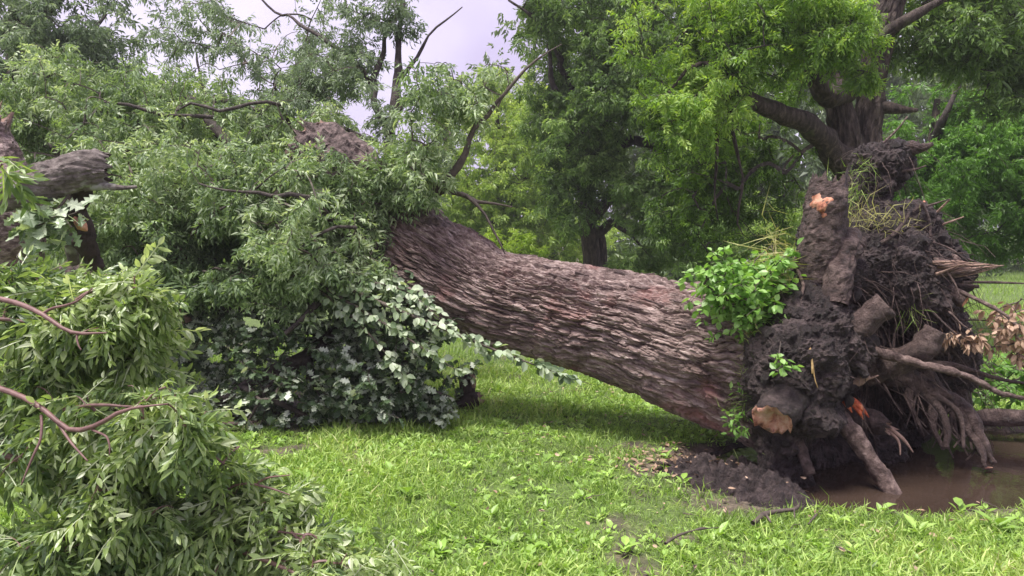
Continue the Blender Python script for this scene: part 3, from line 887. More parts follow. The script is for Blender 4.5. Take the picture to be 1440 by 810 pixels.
LOWL = [L4((560, 350, 6.75, .06), (520, 340, 6.4, .05), (470, 320, 6.3, .04), (400, 275, 6.4, .035), (330, 262, 6.5, .018), (285, 262, 6.6, .008)),
        L4((480, 335, 7.1, .16), (380, 330, 7.3, .12), (280, 300, 7.6, .09), (180, 260, 7.9, .06), (60, 200, 8.2, .03)),
        L4((420, 345, 7.3, .13), (350, 250, 7.8, .08), (300, 180, 8.2, .05), (250, 120, 8.5, .03)),
        L4((300, 300, 7.5, .05), (240, 220, 7.8, .04), (160, 160, 8.0, .03), (90, 120, 8.2, .014)),
        L4((400, 330, 7.2, .07), (420, 230, 7.6, .05), (400, 160, 8, .03), (330, 150, 8.2, .02), (255, 145, 8.2, .01)),
        L4((490, 345, 6.9, .06), (470, 400, 6.4, .045), (440, 440, 6.1, .03), (400, 470, 5.9, .014)),
        L4((360, 330, 7.2, .05), (300, 360, 6.8, .035), (240, 380, 6.6, .02)),
        L4((250, 285, 7.5, .03), (200, 225, 7.2, .022), (170, 215, 7, .01))]
FRONT = [L4((470, 315, 6.2, .03), (445, 288, 5.95, .024), (390, 274, 5.9, .018), (320, 262, 5.9, .012), (280, 258, 6.0, .006)), L4((300, 165, 7.4, .02), (225, 160, 7.1, .016), (175, 147, 7.0, .012), (135, 142, 7.0, .006)),
         L4((420, 190, 7.6, .02), (385, 150, 7.2, .018), (310, 157, 7.0, .016), (275, 148, 7.0, .014), (248, 156, 7.0, .008)), L4((240, 235, 7.2, .02), (200, 205, 6.8, .018), (172, 216, 6.7, .012), (150, 220, 6.7, .006)),
         L4((500, 320, 6.0, .016), (470, 320, 5.8, .014), (440, 335, 5.75, .012), (420, 350, 5.7, .006)), L4((140, 150, 7.4, .012), (110, 180, 7.0, .010), (95, 195, 6.9, .006)), L4((130, 250, 6.8, .012), (118, 190, 6.8, .010), (122, 140, 6.8, .005)),
         L4((270, 330, 6.3, .014), (300, 300, 6.1, .012), (370, 255, 6.0, .008), (400, 235, 6.0, .004))]
LOWL += FRONT
LOWL = [crook(s_, seed=i_) for i_, s_ in enumerate(LOWL)]
for s in LOWL: limb(FT, s, [M_LIMB, M_TORN], seg=8)


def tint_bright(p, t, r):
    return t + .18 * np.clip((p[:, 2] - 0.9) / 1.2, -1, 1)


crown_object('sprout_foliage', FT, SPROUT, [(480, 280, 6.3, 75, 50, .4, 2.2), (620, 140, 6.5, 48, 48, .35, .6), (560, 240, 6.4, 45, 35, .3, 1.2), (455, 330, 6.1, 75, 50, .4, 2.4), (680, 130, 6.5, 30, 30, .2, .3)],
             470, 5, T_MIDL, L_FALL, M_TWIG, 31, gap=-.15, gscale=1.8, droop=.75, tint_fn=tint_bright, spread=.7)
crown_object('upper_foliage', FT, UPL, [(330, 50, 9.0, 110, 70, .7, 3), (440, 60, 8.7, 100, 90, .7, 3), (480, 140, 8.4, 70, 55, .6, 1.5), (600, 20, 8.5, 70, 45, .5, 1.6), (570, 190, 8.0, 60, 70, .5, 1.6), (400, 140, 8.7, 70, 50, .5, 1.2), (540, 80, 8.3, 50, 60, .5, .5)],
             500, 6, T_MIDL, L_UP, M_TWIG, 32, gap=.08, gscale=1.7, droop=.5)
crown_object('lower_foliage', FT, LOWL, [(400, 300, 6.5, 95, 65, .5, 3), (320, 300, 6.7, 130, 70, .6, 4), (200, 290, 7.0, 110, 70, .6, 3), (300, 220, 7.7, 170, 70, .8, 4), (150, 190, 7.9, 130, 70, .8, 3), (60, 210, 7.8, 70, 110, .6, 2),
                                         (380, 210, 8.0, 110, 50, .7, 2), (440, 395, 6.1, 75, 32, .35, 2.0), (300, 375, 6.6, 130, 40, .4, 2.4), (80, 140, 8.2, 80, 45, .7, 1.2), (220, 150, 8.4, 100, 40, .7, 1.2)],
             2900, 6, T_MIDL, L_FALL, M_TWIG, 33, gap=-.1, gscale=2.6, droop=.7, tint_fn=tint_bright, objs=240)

# root plate: lumps of soil fused together, then roughened
BL = [(1120, 520, 5.0, 72), (1125, 565, 4.98, 58), (1095, 560, 5.1, 45), (1108, 620, 5.02, 46), (1100, 665, 4.98, 42), (1150, 470, 5.15, 70), (1160, 410, 5.35, 62), (1205, 400, 5.6, 70), (1250, 400, 5.65, 78),
      (1285, 385, 5.75, 62), (1225, 345, 5.7, 50), (1270, 335, 5.8, 45), (1300, 430, 5.75, 40), (1218, 268, 5.9, 30), (1205, 300, 5.85, 28), (1238, 240, 5.95, 33), (1258, 228, 5.95, 24), (1225, 305, 5.85, 34),
      (1270, 500, 6.0, 85), (1210, 520, 5.75, 80), (1190, 600, 5.7, 75), (1260, 570, 6.0, 60), (1140, 600, 5.5, 80), (1085, 490, 5.35, 45), (1130, 420, 5.45, 50), (1100, 530, 5.4, 70), (1150, 530, 5.1, 50), (1160, 340, 5.6, 32)]
import bmesh
bm = bmesh.new()
for px, py, d, r in BL:
    bmesh.ops.create_icosphere(bm, subdivisions=3, radius=r / FPX * d, matrix=Matrix.Translation(Vector(P(px, py, d).tolist())))
tmp = bpy.data.meshes.new('tmp_plate'); bm.to_mesh(tmp); bm.free()
to = bpy.data.objects.new('tmp_plate', tmp); COL.objects.link(to)
md = to.modifiers.new('remesh', 'REMESH'); md.mode = 'VOXEL'; md.voxel_size = .0145
dg = bpy.context.evaluated_depsgraph_get()
em = bpy.data.meshes.new_from_object(to.evaluated_get(dg))
PV = np.empty(len(em.vertices) * 3, np.float32); em.vertices.foreach_get('co', PV); PV = PV.reshape(-1, 3).astype(float)
PN = np.empty(len(em.vertices) * 3, np.float32); em.vertices.foreach_get('normal', PN); PN = PN.reshape(-1, 3).astype(float)
PF = np.empty(len(em.loops), np.int32); em.loops.foreach_get('vertex_index', PF); PF = PF.reshape(-1, 4)
bpy.data.objects.remove(to); bpy.data.meshes.remove(tmp); bpy.data.meshes.remove(em)
c1, c2 = worley3(PV, 7, 75); e1, e2 = worley3(PV + .03 * noise(PV, 9, 78)[:, None], 17, 76)
dsp = .05 * (.5 - c1) * np.clip(.3 + noise(PV, 3, 77), 0, 1) + .03 * np.clip(e2 - e1, 0, .5) + .009 * RNG.uniform(-1, 1, len(PV)) * np.where(PV[:, 0] > 2.2, 1.4, .8) + .10 * fbm(PV, 2.6, 3, 71) + .05 * fbm(PV, 8, 4, 72, .6) + .022 * np.abs(noise(PV, 34, 73)) - .05 * np.clip(noise(PV * [1, 1, .5], 6, 74), 0, 1)
for px, py, d, r, a in [(1192, 430, 5.3, 36, .30), (1195, 470, 5.3, 25, .22), (1180, 600, 5.25, 60, .42), (1230, 545, 5.5, 55, .3), (1215, 575, 5.3, 50, .3), (1128, 640, 4.95, 20, .18), (1150, 585, 5.0, 22, .16), (1260, 440, 5.4, 40, .12)]:
    c = P(px, py, d); rr = r / FPX * d
    dsp -= a * np.exp(-((PV - c) ** 2).sum(1) / (rr * rr))
PV2 = PV + PN * dsp[:, None]
RP = link('root_plate', build_mesh('root_plate', PV2, [PF], M_SOIL, smooth=False), FT)
RP['label'] = 'dark wet soil clinging to the roots'

# roots
RM = [M_ROOT, M_ORANGE]
def root(rows, mats=RM, name='root', parent=None, **kw):
    pts = L4(*rows); big = pts[:, 3].max() > .03
    Lr = np.linalg.norm(np.diff(pts[:, :3], axis=0), axis=1).sum()
    kw.setdefault('seg', 22 if big else 9); kw['n'] = max(kw.get('n', 0), int(Lr / (.016 if big else .035)))
    kw.setdefault('octs', 5)
    if big: kw.setdefault('bark', (.045, .11, .012))
    kw.setdefault('rough', pts[:, 3].max() * .35); kw.setdefault('rscale', 7)
    if Lr > .15 and kw.get('end', 'taper') == 'taper': pts = crook(pts, min(.05, .07 * Lr), len(FT.children))
    return limb(parent or FT, pts, mats, name=name, **kw)


ROOT_A = root([(1140, 420, 5.3, .17), (1150, 370, 5.18, .145), (1158, 320, 5.15, .14), (1163, 285, 5.15, .135), (1168, 252, 5.15, .115)], end='broken', ragged=.10, seg=40, n=70, rough=.03, bark=(.05, .09, .012), seed=3, mats=[M_ROOT, M_ROOT], name='broken_root', smooth=False)
root([(1190, 340, 5.25, .12), (1184, 360, 5.12, .10), (1178, 395, 5.02, .095), (1173, 428, 4.98, .09)], end='cut', mats=[M_ROOT, M_ROTTEN], seg=32, rough=.035, name='broken_root', smooth=False)
root([(1175, 500, 5.05, .11), (1200, 468, 4.98, .10), (1222, 446, 4.92, .085), (1247, 428, 4.88, .07)], end='cut', mats=[M_ROOT, M_PALEROOT], name='broken_root')
root([(1205, 465, 4.98, .05), (1228, 452, 4.9, .04), (1246, 437, 4.86, .035)], end='cut', mats=[M_ROOT, M_ORANGE], name='broken_root')
root([(1215, 520, 5.3, .10), (1270, 505, 5.15, .085), (1295, 490, 5.08, .08), (1314, 462, 5.05, .06)], end='cut', mats=[M_ROOT, M_PALEROOT], name='broken_root')
root([(1140, 515, 5.2, .17), (1124, 540, 5.0, .165), (1108, 562, 4.86, .15), (1096, 579, 4.74, .135), (1089, 593, 4.69, .118)], end='broken', ragged=.025, seg=28, n=34, rough=.05, mats=[M_SOIL, M_CUT], name='broken_root')
root([(1120, 540, 4.95, .11), (1140, 545, 4.86, .075), (1152, 553, 4.8, .05)], end='cut', mats=[M_SOIL, M_PALEROOT], name='broken_root')
ROOT_G = root([(1155, 555, 5.2, .06), (1172, 582, 5.05, .062), (1200, 625, 4.92, .054), (1226, 660, 4.84, .05), (1262, 712, 4.75, .055)], mats=[M_PALEROOT, M_ORANGE], rough=.018, rscale=6)
root([(1116, 585, 4.95, .035), (1124, 625, 4.85, .034), (1140, 668, 4.76, .026)], mats=[M_ROOT, M_ROOT], n=16, seg=9, end='cut')
ROOT_I = root([(1155, 560, 5.45, .07), (1195, 580, 5.3, .085), (1225, 592, 5.2, .075), (1252, 602, 5.12, .04)], end='broken', ragged=.06, mats=[M_ROOT, M_TORN], name='broken_root')
root([(1185, 505, 5.5, .11), (1235, 520, 5.45, .09), (1290, 548, 5.4, .07), (1335, 568, 5.35, .062), (1365, 590, 5.3, .05), (1388, 628, 5.2, .026), (1398, 652, 5.14, .012)], n=40)
root([(1345, 575, 5.35, .045), (1370, 610, 5.25, .022), (1385, 657, 5.11, .008)], n=18, seg=9)
root([(1300, 550, 5.4, .04), (1325, 580, 5.3, .024), (1330, 630, 5.18, .010)], n=18, seg=9)
root([(1310, 555, 5.35, .03), (1345, 580, 5.25, .022), (1355, 630, 5.12, .01)], n=18, seg=8)
root([(1320, 565, 5.35, .03), (1310, 600, 5.3, .02), (1327, 632, 5.2, .01)], n=14, seg=8)
root([(1270, 520, 5.6, .07), (1292, 560, 5.6, .055), (1305, 600, 5.6, .05)], n=18)
root([(1225, 525, 5.6, .06), (1275, 560, 5.7, .05), (1300, 610, 5.75, .04)], n=18)
root([(1285, 470, 5.5, .09), (1320, 500, 5.6, .06), (1350, 560, 5.7, .05), (1355, 610, 5.7, .05)], n=24)
root([(1200, 480, 5.35, .04), (1240, 500, 5.1, .03), (1300, 522, 4.95, .022), (1370, 535, 4.9, .015), (1440, 560, 4.85, .006)], mats=[M_PALEROOT, M_ORANGE], seg=8)
root([(1260, 515, 5.4, .03), (1310, 512, 5.3, .024), (1370, 525, 5.25, .018), (1440, 538, 5.2, .01), (1480, 545, 5.2, .006)], seg=8)
root([(1285, 500, 5.5, .05), (1310, 540, 5.4, .035), (1340, 560, 5.3, .02)], seg=9, mats=[M_ROOT, M_ORANGE])
root([(1235, 238, 5.95, .07), (1258, 222, 5.9, .055), (1272, 212, 5.85, .05), (1290, 211, 5.8, .035), (1312, 202, 5.75, .008)], rough=.03, rscale=12)
root([(1222, 222, 5.9, .014), (1245, 195, 5.85, .011), (1276, 164, 5.8, .005)], seg=6, mats=[M_PALEROOT, M_ORANGE], n=12)
root([(1245, 240, 5.8, .02), (1275, 240, 5.75, .014), (1302, 233, 5.7, .006)], seg=6, n=12)
ROOT_L = root([(1275, 395, 5.55, .10), (1305, 385, 5.42, .085), (1325, 378, 5.36, .06), (1345, 376, 5.33, .03)], mats=[M_PALEROOT, M_TORN], end='broken', ragged=.10, rough=.05, rscale=10, name='splintered_root')
root([(1285, 372, 5.6, .075), (1315, 362, 5.5, .06), (1335, 364, 5.45, .035), (1350, 370, 5.4, .015)], mats=[M_PALEROOT, M_TORN], end='broken', ragged=.06, rough=.03, name='splintered_root')
rs_ = np.random.default_rng(77)
for k in range(26):
    a0, b0 = rs_.uniform(-16, 14), rs_.uniform(1335, 1412) if k > 3 else 1412
    y1 = 373 + a0 * .25 * (1420 - b0) / 60; dd_ = rs_.uniform(-.06, .06); rr_ = rs_.uniform(.006, .018)
    root([(rs_.uniform(1285, 1315), 382 + a0, 5.42 + dd_, rr_), ((1300 + b0) / 2, 378 + a0 * .6 + rs_.uniform(-3, 3), 5.33 + dd_, rr_ * .9), (b0, y1, 5.22 + dd_, .002)],
         mats=[M_TORN if k % 3 else M_PALEROOT, M_TORN], seg=5, n=10, rough=.003, name='splinter', parent=ROOT_L)
root([(1295, 390, 5.5, .05), (1330, 408, 5.35, .045), (1358, 424, 5.25, .035)], end='cut', name='broken_root')
root([(1305, 385, 5.5, .03), (1340, 400, 5.4, .02), (1377, 403, 5.3, .014)], end='cut', mats=[M_ROOT, M_PALEROOT], seg=8, name='broken_root')
root([(1310, 395, 5.4, .018), (1355, 420, 5.25, .014), (1400, 445, 5.1, .011), (1445, 464, 5.0, .009), (1500, 490, 4.9, .007)], mats=[M_PALEROOT, M_ORANGE], seg=7)
root([(1320, 397, 5.5, .012), (1380, 400, 5.4, .011), (1440, 402, 5.3, .008), (1480, 404, 5.3, .006)], seg=6)
root([(1290, 420, 5.3, .012), (1325, 450, 5.2, .009), (1355, 476, 5.15, .005)], seg=6, n=12)
root([(1230, 347, 5.35, .016), (1258, 335, 5.3, .014), (1276, 312, 5.3, .012), (1279, 298, 5.3, .008)], seg=7)
root([(1262, 310, 5.6, .016), (1292, 293, 5.55, .014), (1300, 283, 5.5, .012)], seg=7, n=12, end='cut')
root([(1275, 296, 5.6, .011), (1310, 287, 5.55, .009), (1336, 280, 5.5, .004)], seg=6, n=12)
root([(1297, 285, 5.5, .012), (1305, 320, 5.5, .01), (1320, 358, 5.45, .007)], seg=6, n=12)
root([(1290, 330, 5.6, .008), (1330, 345, 5.5, .007), (1375, 365, 5.4, .005), (1395, 372, 5.4, .003)], seg=6)
root([(1318, 298, 5.6, .010), (1336, 280, 5.5, .006)], seg=6, n=8, mats=[M_TORN, M_ORANGE])
root([(1325, 316, 5.6, .010), (1355, 305, 5.5, .006)], seg=6, n=8, mats=[M_TORN, M_ORANGE])
root([(1122, 380, 5.15, .012), (1129, 400, 5.02, .012), (1127, 415, 4.99, .01), (1133, 440, 4.98, .006)], seg=7, mats=[M_PALEROOT, M_ORANGE])
root([(1133, 470, 4.78, .010), (1137, 495, 4.72, .010), (1142, 525, 4.68, .006)], seg=7, mats=[M_YROOT, M_ORANGE], rough=.006)
root([(1138, 490, 4.72, .006), (1146, 510, 4.70, .006), (1150, 545, 4.68, .003)], seg=6, mats=[M_YROOT, M_ORANGE])
root([(1155, 520, 5.0, .05), (1180, 500, 4.92, .04), (1205, 515, 4.88, .035), (1218, 530, 4.86, .015)], mats=[M_SOIL, M_TORN])
root([(1180, 545, 5.0, .035), (1205, 538, 4.95, .03), (1220, 526, 4.9, .012)], mats=[M_TORN, M_ORANGE], rough=.02)
root([(1215, 535, 4.95, .010), (1235, 528, 4.9, .005)], mats=[M_TORN, M_ORANGE], seg=6, n=8)
root([(1250, 600, 5.14, .020), (1268, 615, 5.1, .014), (1284, 636, 5.05, .004)], parent=ROOT_I, mats=[M_TORN, M_ORANGE], seg=6, n=12, name='splinter')
root([(1248, 605, 5.14, .014), (1262, 618, 5.1, .010), (1266, 640, 5.06, .004)], parent=ROOT_I, mats=[M_TORN, M_ORANGE], seg=6, n=12, name='splinter')
for a in ([(1190, 556, 5.02, .012), (1204, 570, 4.97, .026), (1222, 587, 4.95, .004)], [(1178, 553, 5.0, .010), (1187, 564, 4.96, .02), (1198, 580, 4.95, .004)], [(1194, 564, 4.99, .008), (1206, 578, 4.955, .016), (1214, 590, 4.95, .003)], [(1186, 556, 5.0, .008), (1196, 562, 4.97, .014), (1212, 570, 4.95, .003)]):
    root(a, parent=ROOT_I, mats=[M_REDWOOD, M_REDWOOD], n=12, seg=10, rough=.01, name='torn_heartwood')
root([(1163, 562, 4.95, .012), (1168, 572, 4.92, .028), (1177, 590, 4.92, .012)], parent=ROOT_G, mats=[M_ORANGE, M_ORANGE], n=12, seg=10, rough=.01, name='torn_heartwood')
root([(1149, 272, 5.085, .03), (1156, 288, 5.08, .07), (1162, 308, 5.085, .04)], parent=ROOT_A, mats=[M_ORANGE, M_ORANGE], n=20, seg=16, rough=.04, rscale=14, name='torn_heartwood')

rs_ = np.random.default_rng(79)
for k in range(24):
    u_ = rs_.uniform(.2, 1); x0 = 1250 + 130 * u_; y0 = 525 + 75 * u_; e_ = rs_.uniform(35, 75); r0 = rs_.uniform(.006, .018)
    y2 = min(y0 + e_, 655); d0 = 5.42 - .12 * u_
    root([(x0, y0, d0, r0), (x0 + rs_.uniform(-8, 14), (y0 + y2) / 2, d0 - .04, r0 * .7), (x0 + rs_.uniform(-8, 28), y2, d0 - .1, r0 * .3)], seg=6, n=14, rough=.006)
rs_ = np.random.default_rng(78)
for k in range(60):
    x0, y0 = rs_.uniform(1215, 1330), rs_.uniform(330, 560); d0 = 5.45 + .1 * rs_.normal()
    ang_ = rs_.uniform(-.7, 1.5); ln = rs_.uniform(40, 110); r0 = rs_.uniform(.004, .012)
    root([(x0, y0, d0 + .12, r0), (x0 + ln * .5 * math.cos(ang_), y0 + ln * .5 * math.sin(ang_), d0 - .1, r0 * .8), (x0 + ln * math.cos(ang_), y0 + ln * math.sin(ang_) + rs_.uniform(-10, 25), d0 - .15 + rs_.uniform(-.1, .1), r0 * .3)],
         mats=[M_PALEROOT if k % 4 == 0 else M_ROOT, M_ORANGE], seg=5, n=12, rough=.004)
# fine hanging rootlets
rr = np.random.default_rng(5)
cand = np.nonzero((PN[:, 1] < .2) & (PV[:, 2] > .35))[0]
cand = cand[(PV[cand, 0] > 2.25) | (RNG.uniform(size=len(cand)) < .06)]
NR = 620
pk = rr.choice(cand, NR)
p0 = PV2[pk]; dn = unit(PN[pk] * .6 + rr.normal(size=(NR, 3)) * .7 + [0, -.15, -.6]); Ln = rr.uniform(.05, .32, (NR, 1)) * np.where(p0[:, :1] > 2.2, 1.3, .3)
u = np.linspace(0, 1, 5)[None, :, None]
ch = p0[:, None] + dn[:, None] * Ln[:, None] * u + np.array([0, 0, -1.]) * (Ln[:, None] * .6) * u ** 2 + rr.normal(size=(NR, 5, 3)) * .012 * u
V, Q = tubes_batch(ch, rr.uniform(.0012, .004, (NR, 1)) * np.linspace(1, .4, 5)[None], 3)
link('rootlet_fringe', build_mesh('rootlet_fringe', V, [Q], M_ROOT), FT, kind='stuff')

# soil clods that cling to the plate
clod_meshes = []
for k in range(5):
    bm = bmesh.new(); bmesh.ops.create_icosphere(bm, subdivisions=2, radius=1)
    for v in bm.verts:
        v.co *= 1 + .45 * float(noise(np.array([list(v.co)]), 1.4, 100 + k)[0]) + .18 * float(noise(np.array([list(v.co)]), 4, 120 + k)[0])
    me = bpy.data.meshes.new('soil_clod'); bm.to_mesh(me); bm.free(); me.materials.append(M_SOIL); clod_meshes.append(me)
cand = np.nonzero((PN[:, 1] < .1) & (PV[:, 2] > .1))[0]
for k, pi in enumerate(rr.choice(cand, 130)):
    o = bpy.data.objects.new('soil_clod', clod_meshes[k % 5]); COL.objects.link(o)
    o.parent = FT; o.matrix_parent_inverse = INV[FT.name]
    s = float(rr.uniform(.018, .05))
    o.matrix_basis = Matrix.LocRotScale(Vector(PV2[pi].tolist()), Vector(rr.normal(size=3)).to_track_quat('X', 'Z'), Vector((s, s * .8, s * 1.1)))


# ---------------------------------------------------------------- grass
def blade(rng, bend, w=.02):
    return (np.array([[0, -w, 0], [0, w, 0], [bend * .3, -w * .8, .5], [bend * .3, w * .8, .52], [bend, 0, .92 - .25 * bend]]),
            [np.array([[2, 3, 4]]), np.array([[0, 1, 3, 2]])])


T_BLADE = [blade(_r, b, w) for b, w in ((.15, .03), (.4, .034), (.7, .04), (.95, .034), (.55, .055))]
T_THIN = [blade(_r, b, .009) for b in (.3, .6, .9)]
T_BLADEF = [(np.array([[0, -.05, 0], [0, .05, 0], [.4, 0, .9]]), [np.array([[0, 1, 2]])]), (np.array([[0, -.06, 0], [0, .06, 0], [.1, 0, 1.0]]), [np.array([[0, 1, 2]])])]


def plant(acc, tm, x, y, h, tint, z=None, lean=.35, rng=RNG):
    N = len(x)
    z = ground_h(x, y) - .004 if z is None else z
    a = rng.uniform(0, 2 * np.pi, N)
    d = np.stack([np.cos(a), np.sin(a), np.zeros(N)], 1)
    upv = unit(np.array([0, 0, 1.]) + rng.normal(size=(N, 3)) * lean * [1, 1, .2])
    yv = unit(np.cross(upv, d)); xv = np.cross(yv, upv)
    M = np.stack([xv, yv, upv], 2)
    scatter(acc, tm, M, np.stack([x, y, z], 1), h, tint)


def sample(rng, n, y0, y1, wide=.75, extra=1.0):
    y = np.sqrt(rng.uniform(y0 ** 2, y1 ** 2, n)); x = rng.uniform(-1, 1, n) * (wide * y + extra)
    return x, y


def turf_filter(rng, x, y, keep_soil=.04):
    s = soil_mask(x, y)
    wet = ground_h(x, y) < WATER_Z + .012
    return (rng.uniform(size=len(x)) > s * (1 - keep_soil)) & ~wet & (mound_h(x, y) < .065)


rg_ = np.random.default_rng(8)
lawn = Acc()
for y0, y1, n, hh, tm, hv in ((2.9, 4.6, 62000, .085, T_BLADE, 1), (4.6, 6.6, 60000, .085, T_BLADE, 1), (6.6, 10, 75000, .10, T_BLADE, 1.1)):
    x, y = sample(rg_, n, y0, y1)
    k = turf_filter(rg_, x, y); x, y = x[k], y[k]
    p = np.stack([x, y, x * 0], 1)
    t1 = noise(p, .9, 13); t2 = noise(p, 3.5, 14)
    k = rg_.uniform(size=len(x)) < .8 + .3 * t2 + .15 * t1
    x, y, p, t1, t2 = x[k], y[k], p[k], t1[k], t2[k]
    h = hh * np.clip(.85 + .3 * t1 + .45 * t2 + rg_.normal(0, .25, len(x)), .5, 2.2) * hv
    plant(lawn, tm, x, y, h, np.clip(.5 + .18 * t1 + .15 * noise(p, 8, 15) + rg_.normal(0, .22, len(x)), 0, 1), lean=.55, rng=rg_)
x, y = sample(rg_, 70000, 2.9, 8.5)
k = turf_filter(rg_, x, y, .25); x, y = x[k], y[k]
plant(lawn, T_BLADE, x, y, rg_.uniform(.025, .06, len(x)), np.clip(rg_.normal(.42, .22, len(x)), 0, 1), lean=.8, rng=rg_)
lawn.obj('lawn_grass', [L_GRASS], kind='stuff', label='short bright green rain-wet grass covering the lawn', category='grass')
far = Acc()
for y0, y1, n, hh in ((10, 18, 90000, .10), (18, 46, 110000, .14)):
    x, y = sample(rg_, n, y0, y1)
    k = turf_filter(rg_, x, y) & ((x > -1.5) | (y < 13)); x, y = x[k], y[k]
    p = np.stack([x, y, x * 0], 1)
    plant(far, T_BLADEF, x, y, hh * rg_.uniform(.6, 1.4, len(x)) * np.clip(1 + .5 * noise(p, 1.2, 16), .4, 2), np.clip(.45 + .2 * noise(p, .5, 17) + rg_.normal(0, .15, len(x)), 0, 1), rng=rg_)
far.obj('meadow_grass', [L_GRASS], kind='stuff', label='smooth green meadow grass reaching back to the trees', category='grass')


def rosette(rng, n, w):
    acc = Acc()
    for i in range(n):
        V, F = ovate(rng, w)
        tl = rng.uniform(-.9, -.15); a = 2 * np.pi * i / n + rng.uniform(-.4, .4)
        R = rot_z(a) @ np.array([[math.cos(tl), 0, math.sin(tl)], [0, 1, 0], [-math.sin(tl), 0, math.cos(tl)]])
        acc.add(V * rng.uniform(.6, 1.1) @ R.T + np.array([.12 * math.cos(a), .12 * math.sin(a), rng.uniform(.1, .5)]), F)
    V = np.concatenate(acc.V)
    return V, [np.concatenate([f for f in acc.F if f.shape[1] == 3]), np.concatenate([f for f in acc.F if f.shape[1] == 4])]


T_ROS = [rosette(_r, 5, .6), rosette(_r, 6, .45), rosette(_r, 4, .75), rosette(_r, 3, .3)]
weeds = Acc()
x, y = sample(rg_, 15000, 2.9, 7.5)
p = np.stack([x, y, x * 0], 1)
k = turf_filter(rg_, x, y, .3) & (rg_.uniform(size=len(x)) < .45 + .8 * noise(p, 1.4, 23)); x, y = x[k], y[k]
plant(weeds, T_ROS, x, y, rg_.uniform(.022, .06, len(x)), rg_.uniform(.2, 1, len(x)), lean=.25, rng=rg_)
weeds.obj('ground_weeds', [L_WEED], kind='stuff', label='low broad-leaved weeds mixed through the lawn', category='weeds')
# the larger weeds one can tell apart
WEED_LABELS = ['broad pale weed leaves beside the arching twig of the low bough', 'broad-leaved weed alone in the open lawn right of the low bough', 'round-leaved bright weed in the open lawn before the fallen trunk',
               'narrow three-leaved weed at the edge of the shade under the drooping shoots', 'broad-leaved weed between the low bough and the dark branch tangle', 'five-leaved weed on the edge of the dark soil heap',
               'leafy weed near the thin bent twig', 'leafy weed on the grassy near bank of the puddle', 'five-leaved weed beside the short dark twig', 'large leafy weed among tall grass by the puddle end',
               'five-leaved weed on the puddle rim below the floating leaf', 'small leafy weed in the open lawn before the splintered stump', 'small five-leaved weed in the lawn below the middle of the trunk', 'leafy weed close to the tip of the low bough',
               'five-leaved weed on the puddle rim near the leaning pale root', 'five-leaved weed in short grass left of the thin bent twig']
for k, (px, py, s, ti) in enumerate([(432, 690, .085, 2), (573, 712, .10, 2), (745, 795, .09, 2), (480, 590, .08, 3), (550, 680, .075, 2), (960, 690, .08, 0), (1010, 770, .085, 1), (1290, 765, .10, 1), (1180, 745, .085, 0),
                                     (1400, 760, .12, 1), (1350, 725, .10, 0), (690, 740, .07, 1), (820, 715, .07, 0), (620, 790, .085, 1), (1240, 735, .09, 0), (880, 790, .085, 0)]):
    d = CAMZ * FPX / (py - 335); q = P(px, py, d)
    V, F = T_ROS[ti]
    me = build_mesh('weed', V * s @ rot_z(k * 1.3).T + [q[0], q[1], float(ground_h(q[0], q[1]))], F, L_WEED, np.full(len(V), .35 + .06 * (k % 9)))
    link('weed', me, label=WEED_LABELS[k], category='weed', group='larger weeds in the lawn')

# grass tufts that still grow on the tipped-up root plate
def tuft(px, py, d, n, h, mat, spread, tilt, seed):
    r = np.random.default_rng(seed); c = P(px, py, d); acc = Acc()
    N = n; pos = c + r.normal(size=(N, 3)) * spread
    up = unit(np.asarray(tilt, float) + r.normal(size=(N, 3)) * .45)
    dd = unit(np.cross(up, r.normal(size=(N, 3)))); yv = unit(np.cross(up, dd)); xv = np.cross(yv, up)
    scatter(acc, T_THIN, np.stack([xv, yv, up], 2), pos, h * r.uniform(.5, 1.3, N), r.uniform(0, 1, N))
    acc.obj('grass_tuft', [mat], FT, kind='stuff')


for k, a in enumerate([(1105, 360, 5.25, 70, .30, L_DRY, (.07, .05, .10), (-.9, -.2, .1)), (1118, 400, 5.2, 60, .22, L_DRY, (.05, .05, .10), (-.9, -.3, -.2)), (1085, 455, 5.15, 90, .18, L_WEED, (.05, .05, .10), (-.7, -.5, .3)),
                       (1072, 480, 5.1, 70, .16, L_DRY, (.05, .05, .08), (-.7, -.5, .5)), (1062, 530, 5.1, 90, .14, L_GRASS, (.03, .04, .13), (-.8, -.4, .2)), (1045, 575, 5.15, 90, .12, L_GRASS, (.04, .05, .10), (-.7, -.4, .3)),
                       (1200, 268, 5.75, 50, .20, L_GRASS, (.03, .04, .08), (-.6, -.5, -.3)), (1215, 312, 5.45, 90, .20, L_DRY, (.16, .06, .03), (-.2, -.4, .6)), (1245, 320, 5.45, 60, .16, L_DRY, (.12, .06, .03), (.2, -.5, .5)),
                       (1222, 235, 5.75, 30, .16, L_GRASS, (.03, .03, .04), (-.5, -.5, .2)), (1280, 430, 5.3, 26, .22, L_GRASS, (.03, .03, .05), (.1, -.4, -.9)), (1205, 262, 5.7, 16, .2, L_GRASS, (.03, .03, .05), (0, -.4, -.8)),
                       (1185, 297, 5.65, 40, .2, L_GRASS, (.02, .03, .08), (-.5, -.5, -.5))]):
    tuft(*a, seed=300 + k)


